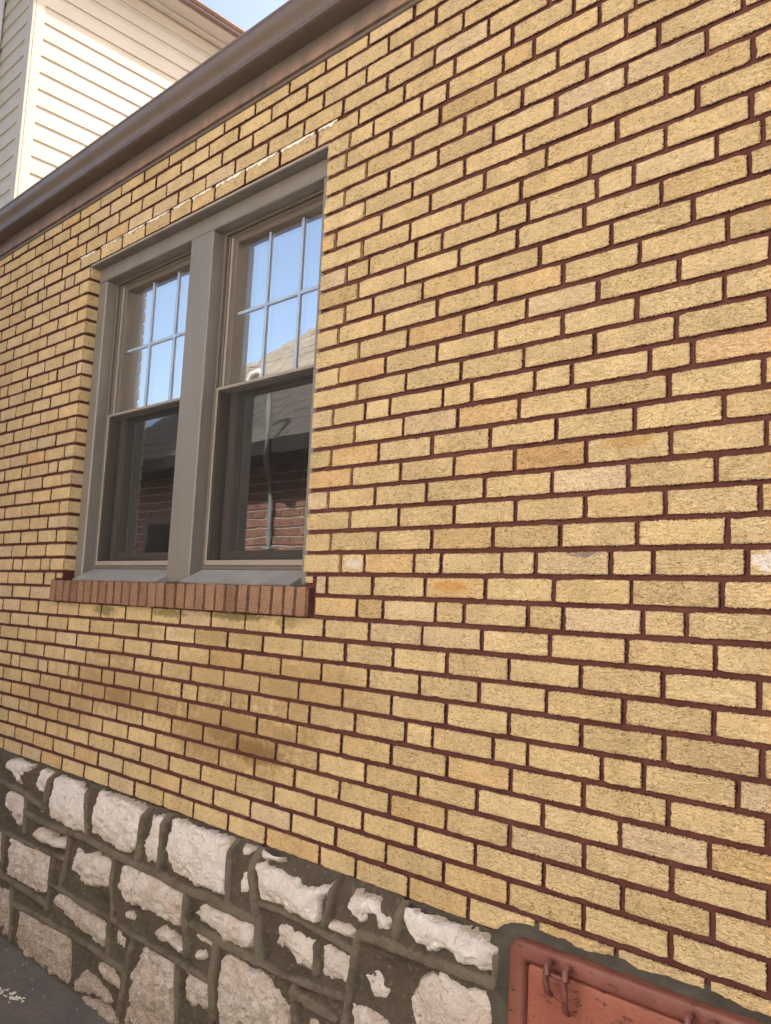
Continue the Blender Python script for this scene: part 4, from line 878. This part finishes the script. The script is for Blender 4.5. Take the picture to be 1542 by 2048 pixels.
# ---------------------------------------------------------------- red brick house across the passage (seen in the panes)
OY = -2.16
pv = MB(); pv.box(-2.0, 30, -30, -1.3, -.2, .006); obj('bounce_pavement', pv, m_conc, kind='structure')  # pale slab out of view, added to bounce light up the lower wall
red = thing('red_brick_house', 'red brick neighbour with grey shingle roof mirrored in the window panes', 'house', (-2, OY, 0))
m_dk = mat_paint('dark_brown_paint', (.045, .038, .034), .6)
CH = .0755; OT = 2.72
e = MB(); e.box(-6.3, -2.3, OY-.3, OY-.006, -.02, OT); e.box(-6.3, -6.0, -6.4, OY-.301, 0, OT); e.box(-2.6, -2.3, -6.4, OY-.301, 0, OT); e.box(-5.999, -2.601, -6.4, -6.1, 0, OT); obj('mortar', e, m_limem, red)
rest = MB(); me_cache = {}; nb = 0; rs = random.Random(21)
for r_ in range(int(OT/CH)):
    z0 = r_*CH+.006; off = (r_ % 2)*.11+(r_*.037 % .03)
    x_ = -6.27+off
    while x_ < -2.52:
        xb = x_+.213; vis = (-6.2 < x_ < -2.5) and z0 > 1.35 and nb < 300
        if vis:
            key = 0
            if 'm' not in me_cache:
                b_ = MB(); b_.rbox(-.1005, .1005, -.010, .004, -.0305, .0305, .002)
                me = bpy.data.meshes.new('red_brick'); me.from_pydata([Vector(v_) for v_ in b_.v], [], b_.f); me.materials.append(m_red); me.update(); me_cache['m'] = me
            o = bpy.data.objects.new('brick', me_cache['m']); put(o, red, (x_+.1025, OY+rs.uniform(-.002, .002), z0+.0325)); nb += 1
        else: rest.box(x_, x_+.205, OY-.006, OY+.003+rs.uniform(-.002, .002), z0, z0+.065)
        x_ = xb
obj('brickwork', rest, m_red, red, kind='stuff')
e = MB(); e.box(-6.55, -2.2, OY-.2, OY+.30, OT+.005, OT+.03); obj('soffit', e, m_dk, red)
e = MB(); e.extrude_x([(OY+.302, OT+.0), (OY+.36, OT+.0), (OY+.40, OT+.10), (OY+.39, OT+.105), (OY+.302, OT+.105)], -6.6, -2.2); obj('gutter', e, m_dk, red)
PIT = .95
e = MB(); ez = OT+.09; ry = -4.25; rz = ez+PIT*(OY+.33-ry); yb = 2*ry-(OY+.33)
e.add([(-2.2, OY+.33, ez), (-6.6, OY+.33, ez), (-4.4, ry, rz), (-2.2, ry, rz), (-6.6, yb, ez), (-2.2, yb, ez)], [(0, 3, 2, 1), (1, 2, 4), (4, 2, 3, 5), (0, 5, 3), (0, 1, 4, 5)])
r3 = obj('roof', e, m_sh2, red)
e = MB(); rs = random.Random(4); r_ = 0
while r_ < 21:
    y1 = OY+.34-r_*.115; za = ez+.006+r_*.115*PIT; x_ = -6.58+2.2*(r_*.115)/(OY+.33-ry)+rs.random()*.08
    while x_ < -2.35:
        w_ = rs.uniform(.15, .24); th = rs.uniform(.010, .018); y1_ = y1+rs.uniform(-.006, .006)
        e.extrude_x([(y1_, za-.006), (y1_, za+th), (y1-.125, za+.125*PIT+.006), (y1-.125, za+.125*PIT-.004)], x_, x_+w_-.006, cap=True); x_ += w_
    r_ += 1
obj('shingles', e, m_sh2, r3, kind='stuff')
for px_, in ((-5.15,),):
    e = MB(); ring_z = (1.25, 2.15); e.rbox(px_-.42, px_+.42, OY-.004, OY+.02, 1.55, 2.35, .004); w2 = obj('window', e, m_fas, red)
    e = MB(); e.box(px_-.36, px_+.36, OY+.0205, OY+.023, 1.62, 2.28); obj('pane', e, m_dark, w2)
# pale house added unseen behind the camera to bounce light onto the wall
cream = thing('bounce_fill_house', 'tall pale house added unseen behind the camera to bounce light', 'house', (1, -4.2, 0))
m_bounce = mat_paint('bounce_render', (.79, .77, .735), .8, (.75, .73, .69), .3)
e = MB(); cz_ = 0
for x0, x1, z0, z1 in ((-1.9, 1.2, 0, 6.6), (2.1, 3.9, 0, 6.6), (1.2, 2.1, 0, 3.7), (1.2, 2.1, 5.0, 6.6)): e.box(x0, x1, -4.4, -4.2, z0, z1)
e.box(-1.9, -1.7, -9, -4.41, 0, 6.6); e.box(3.7, 3.9, -9, -4.41, 0, 6.6); e.box(-1.69, 3.69, -9, -8.8, 0, 6.6)
obj('wall', e, m_bounce, cream)
for x0 in (1.2,):
    e = MB(); e.rbox(x0-.05, x0+.95, -4.215, -4.16, 3.64, 3.72, .01); e.rbox(x0, x0+.9, -4.35, -4.29, 4.32, 4.38, .01); w2 = obj('window', e, m_soff, cream)
    e = MB(); e.box(x0+.01, x0+.89, -4.34, -4.33, 3.72, 4.98); obj('pane', e, m_dark, w2)
e = MB(); e.extrude_x([(-4.05, 6.6), (-6.6, 8.0), (-9.2, 6.6), (-9.2, 6.5), (-4.05, 6.5)], -2.1, 4.1); obj('roof', e, m_sh2, cream)
# service mast fixed to that wall
mast = thing('service_mast', 'bent pale grey service pipe on red brick wall mirrored in the right pane', 'pipe', (MX, OY+.05, .2))
pts = [(MX, OY+.055, .2), (MX, OY+.055, 1.5), (MX, OY+.055, 2.38), (MX, OY+.065, 2.48), (MX+.05, OY+.12, 2.58), (MX+.30, OY+.37, 2.70), (MX+.37, OY+.43, 2.76), (MX+.38, OY+.44, 2.86), (MX+.38, OY+.44, 3.22)]
e = MB(); e.tube(pts, .019, 12); obj('pipe', e, m_galv, mast, smooth=60)
pts = [(MX+.38, OY+.44, 3.22)]+[(MX+.38-.10*(1-math.cos(a)), OY+.44, 3.22+.12*math.sin(a)) for a in [math.pi*i/10*.9 for i in range(1, 11)]]
e = MB(); e.tube(pts, [.020]+[.026]*9+[.032], 12); obj('weather_head', e, m_galv, mast, smooth=60)
for z_ in (.8, 2.0):
    e = MB(); e.rbox(MX-.05, MX+.05, OY+.004, OY+.083, z_, z_+.025, .004); obj('strap', e, m_galv, mast)

# ---------------------------------------------------------------- paint flakes and grit on the ground
e = MB(); rs = random.Random(2)
def flake(x, y, r, h):
    n = 6; a0 = rs.random()*6; zz = .004+.022*math.exp(-(y/.10)**2)
    vs = [(x+math.cos(a0+k*1.047)*r*rs.uniform(.5, 1.2), y+math.sin(a0+k*1.047)*r*rs.uniform(.4, 1), zz) for k in range(n)]
    vs += [(a, b, c+h) for a, b, c in vs]
    e.add(vs, [tuple(range(n, 2*n))]+[(k, (k+1) % n, n+(k+1) % n, n+k) for k in range(n)])
for cx, cy in FLK:
    for k in range(14): flake(cx+rs.gauss(0, .018), cy+rs.gauss(0, .012), rs.uniform(.003, .010), .002)
for k in range(130): flake(rs.uniform(-3.2, -.6), -.04-rs.random()**1.6*.75, .0006+.0026*rs.random()**2.5, .002)
obj('paint_flakes', e, m_white, None, kind='stuff')
o_ = bpy.data.objects['paint_flakes']; o_['label'] = 'tiny white paint flakes and grit scattered on the ground by the stone base'; o_['category'] = 'debris'
